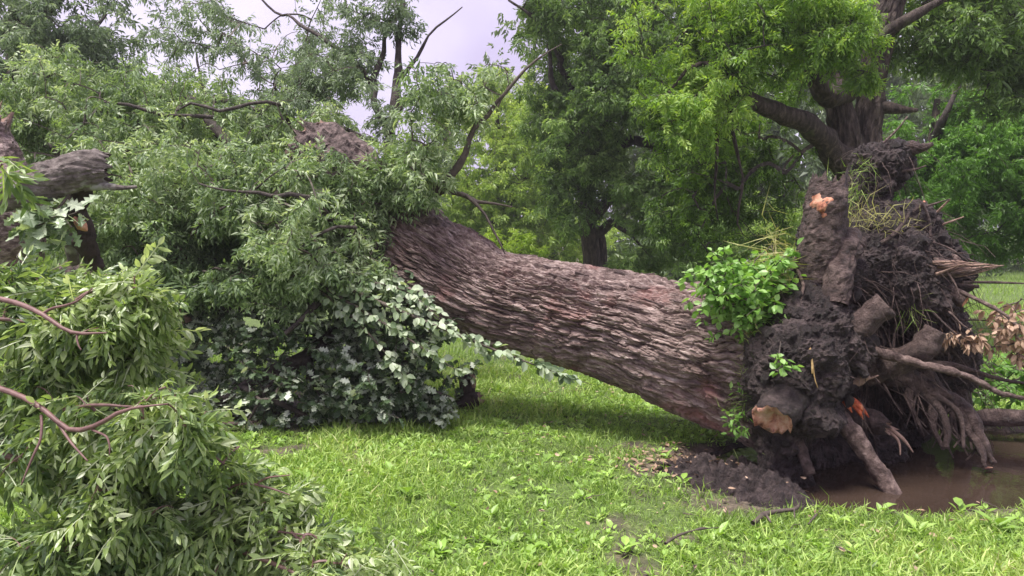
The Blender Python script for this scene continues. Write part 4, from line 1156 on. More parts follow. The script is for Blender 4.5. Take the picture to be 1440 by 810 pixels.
# ---------------------------------------------------------------- leafy shrub on the trunk, small creepers
def leaf_heap(name, parent, stems, lobes, n, tm, mat, size, seed, objs, droop=.3, tint_fn=None, k=6, stemm=None, shell=.5, gap=-.4, spread=1.0, foliage='foliage'):
    rng = np.random.default_rng(seed)
    tg = lobe_points(lobes, n, rng, gap, 2.5, seed, shell)
    ch, rad = grow(stems, tg, .0022, rng=rng, maxr=.012)
    pos, dirs, ups = clump_leaves(ch, k, rng, droop, spread)
    sc = size * rng.uniform(.7, 1.25, len(pos)); tint = np.clip(rng.normal(.5, .22, len(pos)), 0, 1)
    if tint_fn: tint = np.clip(tint_fn(pos, tint, rng), 0, 1)
    pos = pos + dirs * (sc * .25)[:, None]
    M = lframes(dirs, ups)
    acc = Acc(); V, Q = tubes_batch(ch, rad, 4); acc.add(V, [Q], 1)
    near = np.argsort(np.linalg.norm(pos, axis=1))[:objs]; keep = np.ones(len(pos), bool); keep[near] = False
    single_leaves(parent, tm, mat, M[near], pos[near], sc[near], tint[near])
    scatter(acc, tm, M[keep], pos[keep], sc[keep], tint[keep], 0)
    acc.obj(foliage, [mat, stemm or M_TWIG], parent, kind='stuff')


SH = thing('leafy_shrub', P(1055, 470, 5.4), 'bright green leafy shrub wedged between the fallen trunk and the root plate', 'shrub')
st = [L4((1070, 480, 5.4, .012), (1055, 430, 5.3, .01), (1060, 370, 5.3, .006), (1085, 345, 5.3, .003)), L4((1065, 470, 5.35, .01), (1030, 430, 5.15, .008), (990, 400, 5.1, .004))]
for s in st: limb(SH, s, [M_TWIG, M_TWIG], name='stem', seg=6)
leaf_heap('foliage', SH, st, [(1040, 410, 5.2, 62, 45, .22, 3), (1085, 375, 5.25, 35, 32, .2, 1.4), (1060, 440, 5.15, 32, 30, .2, 1.2), (1000, 400, 5.15, 32, 25, .15, .8)], 330, T_OVW, L_SHRUB, .058, 51, 300,
          tint_fn=lambda p, t, r: t + .15, droop=.35)
limb(SH, L4((1068, 462, 5.36, .01), (1045, 400, 5.2, .008), (1020, 375, 5.15, .004)), [M_TWIG, M_TWIG], name='stem', seg=6)
CR = thing('creeper', P(1100, 505, 4.75), 'small bright green creeper sprig on the dark muddy root plate', 'plant')
st = [L4((1098, 480, 4.78, .004), (1095, 500, 4.73, .004), (1088, 520, 4.7, .003))]
limb(CR, st[0], [M_TWIG, M_TWIG], name='stem', seg=5, n=8)
leaf_heap('foliage', CR, st, [(1096, 512, 4.68, 16, 14, .05, 1)], 9, T_OVW, L_SHRUB, .055, 52, 20, k=3)
CR = thing('creeper', P(1040, 600, 5.15), 'small green vine trailing down the join of trunk and root plate', 'plant')
st = [L4((1062, 480, 5.2, .005), (1055, 540, 5.12, .004), (1035, 605, 5.05, .003))]
limb(CR, st[0], [M_TWIG, M_TWIG], name='stem', seg=5, n=10)
leaf_heap('foliage', CR, st, [(1052, 540, 5.1, 16, 50, .07, 1), (1035, 590, 5.05, 18, 20, .07, .6), (1000, 505, 5.3, 10, 8, .04, .2)], 40, T_OV, L_SHRUB, .05, 53, 100, k=3)

# ---------------------------------------------------------------- fallen oak-like branches (dark mass left of the trunk)
OAK = thing('fallen_branch', P(430, 600, 6.4), 'dark tangle of fallen branches with lobed leaves, some showing pale undersides', 'branch')
OL = [L4((560, 380, 7.0, .10), (500, 440, 6.8, .085), (430, 500, 6.6, .07), (340, 545, 6.4, .05), (260, 600, 6.3, .03)), L4((500, 440, 6.8, .06), (540, 500, 6.5, .05), (590, 545, 6.3, .03), (635, 560, 6.3, .012)),
      L4((430, 500, 6.6, .05), (450, 550, 6.3, .035), (500, 590, 6.2, .015)), L4((460, 470, 6.7, .06), (370, 440, 6.7, .045), (280, 430, 6.7, .03), (220, 440, 6.7, .014)),
      L4((340, 545, 6.4, .04), (400, 570, 6.2, .025), (440, 590, 6.1, .012)), L4((420, 505, 6.6, .03), (380, 545, 6.2, .02), (350, 590, 6.0, .01))]
OL = [crook(s_, seed=i_) for i_, s_ in enumerate(OL)]
for s in OL: limb(OAK, s, [M_LIMB, M_TORN], name='branch', seg=8)
crown_object('foliage', OAK, OL, [(330, 470, 6.6, 140, 70, .5, 4), (470, 480, 6.5, 120, 80, .5, 4), (555, 525, 6.3, 72, 58, .4, 3.2), (420, 560, 6.3, 170, 35, .4, 3), (270, 540, 6.4, 70, 70, .4, 2), (540, 430, 6.4, 90, 40, .4, 1.6), (540, 575, 6.2, 60, 25, .3, 1.2), (240, 430, 6.7, 60, 40, .4, 1), (250, 500, 6.6, 70, 60, .4, 2.2), (330, 560, 6.8, 110, 40, .4, 2), (470, 560, 6.9, 120, 35, .35, 1.6), (180, 470, 6.6, 70, 60, .4, 1.2)],
             1550, 11, T_OAK, L_OAK, M_TWIG, 61, scale=.078, gap=-.25, gscale=2.0, droop=.55, objs=300, obj_variants=8,
             tint_fn=lambda p, t, r: np.where(r.uniform(size=len(p)) < .42 + .3 * np.clip(noise(p, 1.5, 9), -1, 1), r.uniform(.8, 1, len(p)), t * .7), spread=1.1)

PB = thing('drooping_branch', P(440, 385, 6.2), 'long leafy shoots with pale upturned leaves hanging in front of the fallen trunk', 'branch')
PS = [L4((440, 385, 6.2, .02), (560, 436, 5.8, .015), (680, 486, 5.5, .010), (760, 516, 5.35, .006), (832, 541, 5.25, .002)), L4((440, 395, 6.2, .016), (540, 455, 5.85, .012), (610, 500, 5.7, .007), (650, 525, 5.6, .003)),
      L4((450, 390, 6.2, .014), (560, 405, 5.9, .010), (620, 450, 5.7, .006), (690, 500, 5.55, .002)), L4((440, 400, 6.2, .014), (500, 450, 5.95, .010), (545, 500, 5.85, .006), (580, 545, 5.8, .002))]
for s in PS: limb(PB, s, [M_TWIG, M_TWIG], name='shoot', seg=6, n=24)
rp_ = np.random.default_rng(62); pos = []; dr = []; up = []
for si, s in enumerate(PS):
    c = spline(s, 200)[:, :3]; m = (170, 130, 130, 120)[si]
    u = rp_.uniform(.05, 1, m); q = c[(u * 199).astype(int)]
    tan = unit(c[np.minimum(199, (u * 199).astype(int) + 3)] - q + 1e-6)
    side = unit(rp_.normal(size=(m, 3)) * [.6, .6, .5] + [0, -.25, .1])
    d = unit(tan * .55 + side * .7 + [0, 0, -.3])
    off = unit(side + [0, 0, .6]) * rp_.uniform(.02, .10, (m, 1)) * (1.15 - u[:, None])
    pos.append(q + off); dr.append(d); up.append(rp_.normal(size=(m, 3)) * .6 + [0, -.55, .6])
pos = np.concatenate(pos); dr = np.concatenate(dr); up = np.concatenate(up)
tn = np.where(rp_.uniform(size=len(pos)) < .75, rp_.uniform(.55, 1, len(pos)), rp_.uniform(0, .5, len(pos)))
sz = .07 * rp_.uniform(.7, 1.25, len(pos)); Mx = lframes(dr, up)
near = np.argsort(pos[:, 1])[:300]; kp = np.ones(len(pos), bool); kp[near] = False
single_leaves(PB, T_OVW, L_PALE, Mx[near], pos[near], sz[near], tn[near])
acc = Acc(); scatter(acc, T_OVW, Mx[kp], pos[kp], sz[kp], tn[kp]); acc.obj('foliage', [L_PALE], PB, kind='stuff')

# ---------------------------------------------------------------- broken timber on the left
BLg = thing('broken_limb', P(-60, 300, 5.0), 'grey barked broken limb resting high among the leaves, with a snapped rounded end', 'limb')
GLOG = limb(BLg, L4((-160, 290, 4.9, .125), (-60, 282, 4.9, .12), (40, 262, 4.95, .112), (100, 245, 5.0, .115), (128, 238, 5.05, .118), (150, 238, 5.1, .085)), [M_GREYLOG, M_ROTTEN], name='log', n=110, seg=54, rough=.035, octs=5, bark=(.05, .13, .016), end='broken', ragged=.05, smooth=False)
limb(GLOG, L4((100, 236, 5.05, .06), (108, 222, 5.1, .05), (114, 216, 5.1, .03)), [M_GREYLOG, M_ROTTEN], name='knot', n=12, seg=10)
limb(BLg, L4((120, 262, 5.05, .04), (150, 262, 5.05, .028), (172, 264, 5.05, .02), (192, 263, 5.05, .012)), [M_GREYLOG, M_TORN], name='branch_stub', n=16, seg=8)
limb(BLg, L4((122, 245, 5.1, .07), (108, 285, 5.2, .065), (118, 335, 5.3, .07), (136, 378, 5.4, .05)), [M_ROTTEN, M_ROTTEN], name='branch_stub', n=40, seg=20, rough=.05, rscale=9, octs=5)
limb(BLg, L4((60, 300, 5.2, .03), (50, 330, 5.3, .03), (28, 362, 5.5, .025)), [M_GREYLOG, M_TORN], name='branch_stub', n=14, seg=8)
limb(BLg, L4((80, 300, 5.3, .05), (98, 335, 5.4, .045), (104, 370, 5.5, .04)), [M_GREYLOG, M_TORN], name='branch_stub', n=16, seg=9)
limb(GLOG, L4((38, 238, 5.1, .025), (70, 232, 5.0, .03), (104, 230, 5.0, .012)), [M_ROTTEN, M_TORN], name='torn_bark', n=14, seg=7, rough=.015)
for a in ([(112, 308, 5.1, .02), (116, 318, 5.05, .035), (122, 324, 5.05, .012)], [(105, 306, 5.12, .01), (109, 314, 5.1, .025), (110, 322, 5.1, .008)]):
    limb(GLOG, L4(*a), [M_ORANGE, M_ORANGE], name='torn_wood', n=8, seg=8, rough=.01)
OS = thing('lobed_leaf_spray', P(80, 300, 4.9), 'spray of pale green lobed leaves hanging under the grey broken limb', 'branch')
st = [L4((100, 270, 5.0, .01), (80, 295, 4.9, .008), (50, 320, 4.85, .004)), L4((60, 285, 4.95, .006), (85, 300, 4.85, .004), (100, 320, 4.8, .003))]
for s in st: limb(OS, s, [M_TWIG, M_TWIG], name='stem', seg=5, n=8)
leaf_heap('foliage', OS, st, [(75, 300, 4.85, 38, 30, .12, 1), (55, 315, 4.85, 25, 25, .1, .6)], 34, T_OAK, L_PALE, .11, 71, 90, k=4, tint_fn=lambda p, t, r: t + .12, droop=.6)
limb_thing = thing('snapped_tree', P(-30, 380, 5.7), 'thick reddish brown snapped tree standing behind the grey limb', 'tree')
limb(limb_thing, L4((-30, 480, 5.9, .34), (-10, 360, 5.85, .33), (0, 300, 5.8, .30), (-20, 200, 5.8, .2), (-8, 160, 5.8, .10)), [M_BARK, M_TORN], name='trunk', n=60, seg=34, rough=.04, bark=(.04, .12, .02), end='broken', ragged=.1, smooth=False)
BT = thing('broken_log', P(240, 470, 6.3), 'dark rotten log with torn orange wood lying inside the leaf tangle', 'log')
limb(BT, L4((90, 390, 6.9, .17), (150, 405, 6.8, .17), (205, 425, 6.7, .16), (250, 433, 6.55, .14)), [M_BARKDK, M_TORN], name='log', n=40, seg=24, rough=.05, end='broken', ragged=.14, smooth=False)
limb(BT, L4((215, 428, 6.5, .05), (235, 434, 6.42, .06), (256, 440, 6.4, .02)), [M_TORN, M_ORANGE], name='torn_wood', n=14, seg=10, rough=.03)
limb(BT, L4((185, 420, 6.5, .03), (192, 416, 6.45, .05), (200, 428, 6.4, .02)), [M_TORN, M_ORANGE], name='torn_wood', n=10, seg=10, rough=.03)

STP = thing('splintered_stump', P(657, 572, 7.1), 'small black splintered stump standing in the grass beyond the leaf tangle', 'stump')
limb(STP, L4((656, 578, 7.1, .085), (658, 560, 7.1, .075), (657, 540, 7.1, .08), (655, 522, 7.1, .07)), [M_ROTTEN, M_ROTTEN], name='wood', n=24, seg=18, rough=.03, end='broken', ragged=.10)
limb(STP, L4((666, 545, 7.05, .02), (665, 535, 7.04, .03), (662, 524, 7.05, .01)), [M_TORN, M_TORN], name='splinter', n=8, seg=8)
LG = thing('rotten_log', P(655, 572, 7.0), 'short dark rotten log piece lying on the grass against the splintered stump', 'log')
limb(LG, L4((615, 582, 6.95, .05), (640, 572, 6.98, .07), (660, 565, 7.0, .08), (676, 560, 7.0, .06)), [M_ROTTEN, M_TORN], name='wood', n=24, seg=14, rough=.03, end='broken', ragged=.05)

# ---------------------------------------------------------------- foreground boughs, lower left
def bough(name, label, stems, lobes, n, seed, objs, k=7):
    stems = [crook(s_, .012, i_) for i_, s_ in enumerate(stems)]
    t = thing(name, stems[0][0][:3], label, 'branch', None)
    for s in stems: limb(t, s, [M_REDTWIG, M_TORN], name='twig', seg=7, n=22)
    lobes = [(l_[0], l_[1], l_[2] + .12, l_[3], l_[4], l_[5] * .8, l_[6]) for l_ in lobes]      # leaves hang behind the bare twigs
    crown_object('foliage', t, stems, lobes, n, k, T_HI, L_FORE, M_REDTWIG, seed, gap=-.1, gscale=4.5, droop=.5, r_tip=.0022, seg=4, objs=objs, maxr=.007, spread=.95, sag=.25,
                 tint_fn=lambda p, tt, r: tt + .2 * noise(p, 5, 3) + r.normal(0, .12, len(p)) + np.where(r.uniform(size=len(p)) < .10, .35, 0))
    return t


bough('leafy_bough', 'leafy bough with reddish twigs and narrow glossy leaflets sagging over the grass',
      [L4((-150, 500, 3.0, .03), (0, 548, 2.9, .014), (40, 566, 2.85, .012), (80, 592, 2.8, .0105), (102, 606, 2.78, .0095), (130, 602, 2.75, .009), (152, 582, 2.72, .008), (176, 574, 2.7, .007), (236, 568, 2.7, .003)),
       L4((80, 594, 2.8, .006), (100, 620, 2.75, .005), (123, 648, 2.7, .003)), L4((58, 584, 2.82, .006), (60, 612, 2.78, .005), (45, 645, 2.75, .004), (30, 682, 2.72, .003)),
       L4((90, 576, 2.95, .008), (140, 571, 2.9, .007), (200, 572, 2.88, .004)), L4((128, 603, 2.75, .005), (150, 615, 2.7, .004), (154, 640, 2.68, .0025)),
       L4((-120, 620, 3.1, .016), (20, 640, 3.1, .014), (70, 664, 3.1, .013), (112, 702, 3.05, .011), (130, 760, 3.0, .008))],
      [(190, 630, 2.95, 95, 75, .22, 4), (60, 650, 3.05, 100, 80, .25, 4), (210, 700, 2.95, 85, 90, .25, 3), (60, 745, 3.0, 100, 80, .28, 4), (245, 605, 2.8, 40, 50, .15, 1), (120, 770, 2.95, 100, 60, .25, 3)], 300, 81, 300)
bough('leafy_bough', 'upper leafy bough with a reddish forked twig in front of the orange torn log',
      [L4((-150, 400, 3.1, .02), (0, 422, 3.0, .011), (42, 433, 2.95, .010), (86, 453, 2.9, .0085), (110, 470, 2.88, .007), (150, 468, 2.85, .004)), L4((110, 470, 2.88, .005), (114, 492, 2.85, .003)),
       L4((60, 441, 2.93, .006), (100, 428, 2.9, .005), (130, 405, 2.88, .003)), L4((-100, 470, 3.1, .014), (0, 450, 3.1, .008), (60, 460, 3.1, .005))],
      [(60, 455, 3.2, 100, 45, .25, 3), (140, 445, 3.1, 55, 40, .2, 2), (40, 515, 3.2, 90, 45, .25, 3), (150, 505, 3.0, 50, 35, .15, 1.4), (20, 405, 3.25, 60, 30, .15, .8), (180, 420, 2.98, 25, 30, .12, .6)], 220, 82, 260)
bough('leafy_bough', 'low leafy bough with arching reddish twigs resting on the grass',
      [L4((120, 720, 3.2, .02), (280, 752, 3.1, .012), (332, 772, 3.0, .0105), (380, 794, 2.95, .009), (440, 818, 2.9, .007)), L4((250, 725, 3.15, .01), (303, 733, 3.1, .008), (370, 745, 3.05, .006), (428, 752, 3.0, .003)),
       L4((290, 745, 3.1, .008), (303, 706, 3.1, .007), (320, 684, 3.08, .006), (342, 678, 3.06, .005), (378, 684, 3.02, .004), (408, 696, 3.0, .002)), L4((362, 680, 3.04, .004), (385, 670, 3.0, .003), (408, 668, 2.98, .002)),
       L4((325, 765, 3.0, .005), (312, 790, 2.95, .004), (296, 815, 2.9, .003)), L4((270, 745, 3.1, .01), (300, 790, 3.1, .006), (320, 830, 3.1, .004))],
      [(310, 770, 3.05, 90, 60, .25, 4), (430, 780, 3.0, 80, 40, .2, 3), (350, 710, 3.05, 60, 30, .2, 1.3), (480, 780, 3.0, 50, 35, .2, 1.2), (400, 730, 3.15, 60, 30, .15, 1), (500, 800, 3.0, 40, 25, .15, .9), (390, 800, 3.0, 80, 30, .2, 1.2)], 260, 83, 290)
bough('leafy_sprig', 'few bright green leaflets hanging down beside the grey broken limb',
      [L4((-60, 230, 2.6, .006), (-10, 222, 2.5, .004), (4, 228, 2.5, .003))], [(4, 232, 2.5, 8, 8, .05, 1)], 3, 84, 5, k=2)

# ---------------------------------------------------------------- standing trees
def std_tree(name, label, base, limbs, lobes, n, k, tm, lm, seed, trunk_rows, category='tree', group=None, bark=None, scale=1.0, trunks=None, objs=0, **kw):
    t = thing(name, base, label, category, group)
    for i, r in enumerate(trunk_rows):
        pts = L4(*r)
        L = np.linalg.norm(np.diff(pts[:, :3], axis=0), axis=1).sum()
        link('trunk', tube_mesh('trunk', [M_BARK2, M_TORN], pts, smooth=False, n=max(12, int(L / (.05 if bark else .2))), seg=48 if bark else 12, rough=pts[:, 3].max() * .12, rscale=3, seed=i, bark=bark), t)
    lp = [crook(L4(*r), seed=i) for i, r in enumerate(limbs)]
    for s in lp: limb(t, s, [M_LIMB if not bark else M_BARK2, M_TORN], seg=8 if not bark else 14, n=max(10, int(np.linalg.norm(s[-1, :3] - s[0, :3]) / .12)), rough=s[:, 3].max() * .3)
    crown_object('crown', t, lp + [L4(*r) for r in trunk_rows], lobes, n, k, tm, lm, M_LIMB, seed, scale=scale, objs=objs, **kw)
    return t


ST_TR = [[(1208, 440, 9.6, .44), (1206, 360, 9.6, .32), (1203, 280, 9.6, .25), (1196, 230, 9.6, .20), (1184, 170, 9.5, .15), (1172, 100, 9.5, .13), (1166, 20, 9.5, .12), (1165, -80, 9.6, .13), (1160, -240, 9.7, .08)],
         [(1212, 380, 9.75, .22), (1216, 260, 9.75, .18), (1220, 190, 9.75, .16), (1226, 120, 9.75, .15), (1238, 50, 9.75, .165), (1252, 0, 9.75, .16), (1275, -90, 9.7, .2), (1290, -260, 9.8, .08)]]
ST_L = [[(1195, 240, 9.5, .18), (1165, 205, 9.2, .15), (1130, 178, 8.9, .125), (1095, 158, 8.7, .11), (1060, 140, 8.5, .095), (1030, 128, 8.4, .075), (1000, 138, 8.3, .06), (975, 160, 8.2, .035)],
        [(1172, 135, 9.3, .13), (1160, 132, 9.0, .12), (1148, 110, 8.9, .10), (1132, 75, 8.8, .10), (1115, 40, 8.7, .085), (1090, -20, 8.6, .06), (1060, -90, 8.5, .03)],
        [(1205, 120, 9.6, .14), (1185, 128, 9.3, .15), (1165, 135, 9.0, .13)],
        [(1010, 135, 8.35, .035), (1005, 190, 8.3, .02), (1000, 250, 8.3, .015), (1010, 310, 8.3, .006)], [(1022, 130, 8.4, .035), (1035, 210, 8.4, .02), (1045, 260, 8.4, .016), (1035, 300, 8.4, .01), (1045, 330, 8.4, .005)],
        [(1240, 60, 9.6, .09), (1265, 30, 9.4, .07), (1300, 15, 9.3, .055), (1350, -10, 9.2, .04), (1420, -30, 8.6, .025)], [(1230, 150, 9.7, .08), (1260, 152, 9.6, .06), (1290, 155, 9.5, .03)],
        [(1165, 20, 9.5, .10), (1090, -10, 9.0, .07), (1000, 10, 8.6, .05), (950, 60, 8.4, .025)], [(1060, 140, 8.5, .06), (1020, 100, 8.2, .045), (970, 90, 8.0, .03), (940, 130, 8.0, .015)], [(1120, 45, 8.7, .05), (1150, 20, 8.3, .04), (1200, 20, 8.1, .025), (1225, 60, 8.1, .012)]]


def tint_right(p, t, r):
    return t + .22 * np.clip((p[:, 2] - 3.0) / 1.3, -1, 1) + .15 * np.clip((8.4 - p[:, 1]) / .5, -.6, 1) + .3 * noise(p, 2.6, 4)  # crown shade put into the tint: deeper and lower leaves coloured darker


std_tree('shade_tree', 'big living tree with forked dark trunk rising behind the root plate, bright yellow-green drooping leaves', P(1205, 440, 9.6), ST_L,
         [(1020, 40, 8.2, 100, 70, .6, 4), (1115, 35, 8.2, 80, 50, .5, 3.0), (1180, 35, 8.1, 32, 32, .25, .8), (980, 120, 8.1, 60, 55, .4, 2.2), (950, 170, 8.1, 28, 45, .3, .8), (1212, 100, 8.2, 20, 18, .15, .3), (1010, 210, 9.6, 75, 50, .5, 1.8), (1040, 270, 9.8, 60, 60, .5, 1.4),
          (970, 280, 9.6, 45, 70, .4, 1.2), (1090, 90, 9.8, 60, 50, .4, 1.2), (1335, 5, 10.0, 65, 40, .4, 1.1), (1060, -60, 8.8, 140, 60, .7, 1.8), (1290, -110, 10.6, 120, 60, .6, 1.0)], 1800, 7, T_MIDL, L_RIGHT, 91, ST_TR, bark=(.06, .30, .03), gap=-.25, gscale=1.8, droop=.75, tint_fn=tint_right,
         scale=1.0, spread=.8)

std_tree('shade_tree', 'dark green tree with slender double trunk and hanging branches beyond the fallen trunk', P(835, 400, 16),
         [[(825, 310, 16, .16), (850, 290, 15.6, .10), (872, 275, 15.4, .05)], [(838, 330, 16, .12), (860, 312, 15.8, .09), (885, 328, 15.5, .05), (900, 345, 15.4, .03)], [(822, 280, 16, .14), (800, 200, 15.6, .10), (780, 120, 15, .06), (770, 60, 15, .03)],
          [(826, 250, 16, .2), (860, 150, 15.4, .15), (900, 60, 15, .10), (930, -40, 15, .05)], [(826, 220, 16, .14), (900, 200, 15, .09), (950, 230, 14.5, .05), (970, 300, 14.3, .02)], [(822, 200, 16, .10), (785, 80, 15.3, .06), (750, 30, 15, .04), (715, 0, 15, .02)],
          [(826, 160, 16, .12), (830, 60, 15, .1), (840, -60, 15, .05)], [(880, 60, 15, .05), (900, 55, 14.5, .05), (850, 50, 14.3, .04), (830, 60, 14.2, .02)]],
         [(820, 60, 15, 75, 75, 1.2, 4), (880, 60, 14.8, 75, 75, 1.2, 4), (805, 160, 15, 50, 70, 1, 2.6), (850, 160, 14.6, 70, 70, 1, 3.5), (920, 170, 14.4, 50, 90, 1, 2.6), (812, 270, 15.2, 38, 45, .8, 1.2), (880, 245, 14.6, 70, 35, .8, 1.6), (950, 300, 14.2, 45, 75, .8, 2.2), (735, 0, 15, 40, 32, .6, .8), (1000, 320, 14, 40, 60, .7, 1.2), (830, -60, 15, 160, 60, 1.2, 2), (990, 60, 14.6, 60, 90, .8, 1.5), (900, 370, 14.8, 30, 25, .5, .3)],
         1900, 7, T_LOW, L_MID, 92, [[(838, 430, 16, .24), (832, 360, 16, .19), (826, 300, 16, .19), (824, 200, 16, .16), (826, 60, 16, .09)], [(845, 430, 16.1, .15), (846, 350, 16.1, .12), (840, 320, 16.1, .10)]], gap=-.22, gscale=1.2, droop=.75, scale=1.15, maxr=.05, spread=.8)

std_tree('shade_tree', 'light yellow-green feathery tree standing beyond the fork of the fallen trunk', P(700, 410, 23), [[(700, 330, 23, .15), (660, 260, 23, .08), (630, 200, 23, .04)], [(700, 320, 23, .15), (740, 240, 22.5, .08), (760, 180, 22.5, .04)], [(700, 300, 23, .12), (700, 200, 22.5, .08), (700, 130, 22.5, .04)]],
         [(690, 170, 22.5, 50, 60, 1.6, 2), (660, 260, 22.5, 70, 55, 1.6, 3), (750, 240, 22.3, 60, 70, 1.6, 3), (640, 300, 22.3, 55, 40, 1.4, 1.5), (710, 310, 22.2, 90, 45, 1.5, 2.4), (800, 330, 22.5, 50, 40, 1.4, 1.2), (745, 160, 22.5, 30, 40, 1, .8)],
         1300, 7, T_LOW, L_YEL, 93, [[(700, 430, 23, .22), (702, 360, 23, .18), (700, 280, 23, .13), (700, 180, 23, .06)]], gap=-.3, gscale=.7, droop=.4, scale=1.25, maxr=.05)
std_tree('bush', 'small bright yellow-green bush just above the far edge of the fallen trunk', P(715, 395, 15), [[(715, 380, 15, .03), (700, 350, 15, .02), (690, 330, 15, .01)], [(718, 380, 15, .03), (735, 350, 15, .02), (745, 340, 15, .01)]],
         [(712, 350, 14.8, 38, 22, .4, 2), (690, 335, 14.8, 18, 14, .3, .7), (740, 348, 14.8, 20, 16, .3, .7)], 70, 8, T_LOW, L_BUSH, 94, [[(715, 405, 15, .05), (715, 380, 15, .04), (714, 360, 15, .02)]], category='bush', droop=.3, scale=.75, gap=-.5)
std_tree('shade_tree', 'grey-green tree with dark bare limbs towering behind the broken grey limb', P(20, 420, 11.5), [[(30, 150, 11.5, .10), (60, 100, 11, .07), (110, 60, 11, .04), (150, 20, 11, .02)], [(0, 130, 11.5, .08), (40, 70, 11, .05), (60, 20, 11, .02)], [(20, 120, 11.5, .1), (-30, 60, 11.2, .06), (-60, 0, 11, .03)], [(20, 60, 11.5, .09), (80, 0, 11.2, .05), (130, -50, 11, .03)],
         [(30, 160, 11.4, .08), (80, 140, 11, .06), (140, 130, 10.8, .03)]],
         [(60, 40, 11, 80, 50, .8, 3), (110, 60, 10.9, 50, 50, .7, 1.3), (20, 90, 11, 60, 60, .8, 2), (150, 30, 11, 30, 35, .5, .7), (90, -40, 11.2, 120, 50, .9, 2), (-60, 60, 11, 60, 80, .8, 1.3), (110, 120, 10.8, 60, 35, .6, 1)], 430, 5, T_LOW, L_UP, 95,
         [[(15, 460, 11.5, .28), (18, 300, 11.5, .24), (22, 150, 11.5, .18), (20, 40, 11.5, .1), (25, -80, 11.5, .05)]], gap=-.15, gscale=1.0, droop=.5, maxr=.05)
std_tree('shade_tree', 'pale misty green tree with rounded top behind the fallen crown', P(290, 400, 21), [[(290, 220, 21, .1), (250, 150, 21, .06), (220, 110, 21, .03)], [(290, 200, 21, .1), (330, 150, 20.8, .06), (360, 170, 20.8, .03)], [(290, 180, 21, .08), (280, 110, 20.8, .04), (275, 70, 20.8, .02)]],
         [(235, 145, 20.8, 50, 35, 1.4, 1.2), (200, 160, 20.8, 70, 60, 1.4, 2.2), (330, 215, 20.8, 70, 35, 1.4, 1.8), (300, 240, 20.6, 120, 55, 1.5, 3), (170, 240, 20.6, 90, 60, 1.4, 2), (420, 250, 20.6, 80, 55, 1.4, 2)], 760, 6, T_LOW, L_YEL, 96,
         [[(290, 420, 21, .24), (290, 300, 21, .2), (290, 200, 21, .13), (285, 120, 21, .05)]], gap=-.3, gscale=.8, droop=.4, scale=1.2, maxr=.05, tint_fn=lambda p, t, r: t * .55)
std_tree('shade_tree', 'leafy green tree with low spreading branches behind the fine roots, beside the meadow', P(1312, 400, 13.5),
         [[(1312, 260, 13.5, .12), (1300, 220, 13, .07), (1280, 190, 12.8, .03)], [(1312, 240, 13.5, .07), (1390, 190, 13.2, .045), (1440, 150, 13.2, .02)], [(1312, 290, 13.5, .08), (1350, 285, 12.8, .05), (1390, 290, 12.5, .03)], [(1312, 270, 13.5, .1), (1390, 270, 12.8, .06), (1470, 290, 12.4, .03)], [(1312, 210, 13.5, .1), (1330, 160, 13, .06), (1350, 120, 13, .03)]],
         [(1330, 230, 12.6, 80, 50, .9, 3), (1410, 240, 12.5, 70, 60, .9, 3), (1360, 300, 12.3, 90, 50, .8, 3), (1310, 160, 12.9, 50, 40, .8, 1.2), (1400, 160, 12.8, 70, 50, .8, 2), (1290, 280, 12.5, 40, 50, .7, 1.2), (1440, 320, 12.3, 50, 40, .6, 1.2), (1300, 345, 12.6, 40, 18, .5, .6)], 1100, 7, T_LOW, L_SHRUB, 97,
         [[(1312, 430, 13.5, .22), (1312, 330, 13.5, .18), (1312, 220, 13.5, .12), (1318, 140, 13.5, .05)]], gap=-.25, gscale=1.0, droop=.55, maxr=.05, scale=1.05, tint_fn=lambda p, t, r: t * .45)
std_tree('shade_tree', 'dark overhanging tree whose crooked bare limb reaches in above the meadow', P(1560, 420, 10.5), [[(1560, 20, 10.5, .16), (1480, 25, 10, .11), (1430, 30, 9.8, .085), (1425, 65, 9.8, .07), (1412, 100, 9.8, .06), (1390, 122, 9.8, .03)], [(1560, -20, 10.5, .14), (1470, -40, 10, .09), (1380, -30, 9.8, .05)], [(1430, 30, 9.8, .05), (1400, 15, 9.7, .04), (1350, 20, 9.6, .02)], [(1428, 60, 9.8, .03), (1460, 80, 9.7, .02)]],
         [(1400, 30, 9.7, 60, 40, .6, 2), (1350, 60, 9.6, 45, 30, .5, .9), (1430, 110, 9.7, 40, 50, .5, 1.2), (1390, -30, 9.8, 90, 40, .6, 2), (1480, 60, 9.9, 60, 90, .7, 1.5), (1290, 60, 9.8, 30, 25, .4, .5)], 560, 5, T_LOW, L_MID, 98,
         [[(1560, 470, 10.5, .3), (1560, 200, 10.5, .26), (1560, 20, 10.5, .2), (1555, -120, 10.5, .1)]], gap=-.1, gscale=1.1, droop=.5, maxr=.04)

# understory and distant wood
rw = np.random.default_rng(44)
def wood_mass(name, label, rows, n, k, mat, seed, scale):
    rng = np.random.default_rng(seed)
    q = lobe_points(rows, n, rng, -.35, .35, seed, .3)
    N = len(q) * k
    pos = np.repeat(q, k, 0) + rng.normal(size=(N, 3)) * .35
    dirs = unit(rng.normal(size=(N, 3)) + [0, -.3, -.5]); ups = rng.normal(size=(N, 3)) * .5 + [0, -.3, .8]
    acc = Acc()
    tint = np.clip(.5 + .4 * noise(pos, .35, seed) + rng.normal(0, .15, N), 0, 1)
    scatter(acc, T_FAR, lframes(dirs, ups), pos, scale * rng.uniform(.7, 1.3, N), tint)
    acc.obj(name, [mat], kind='stuff', label=label, category='wood')


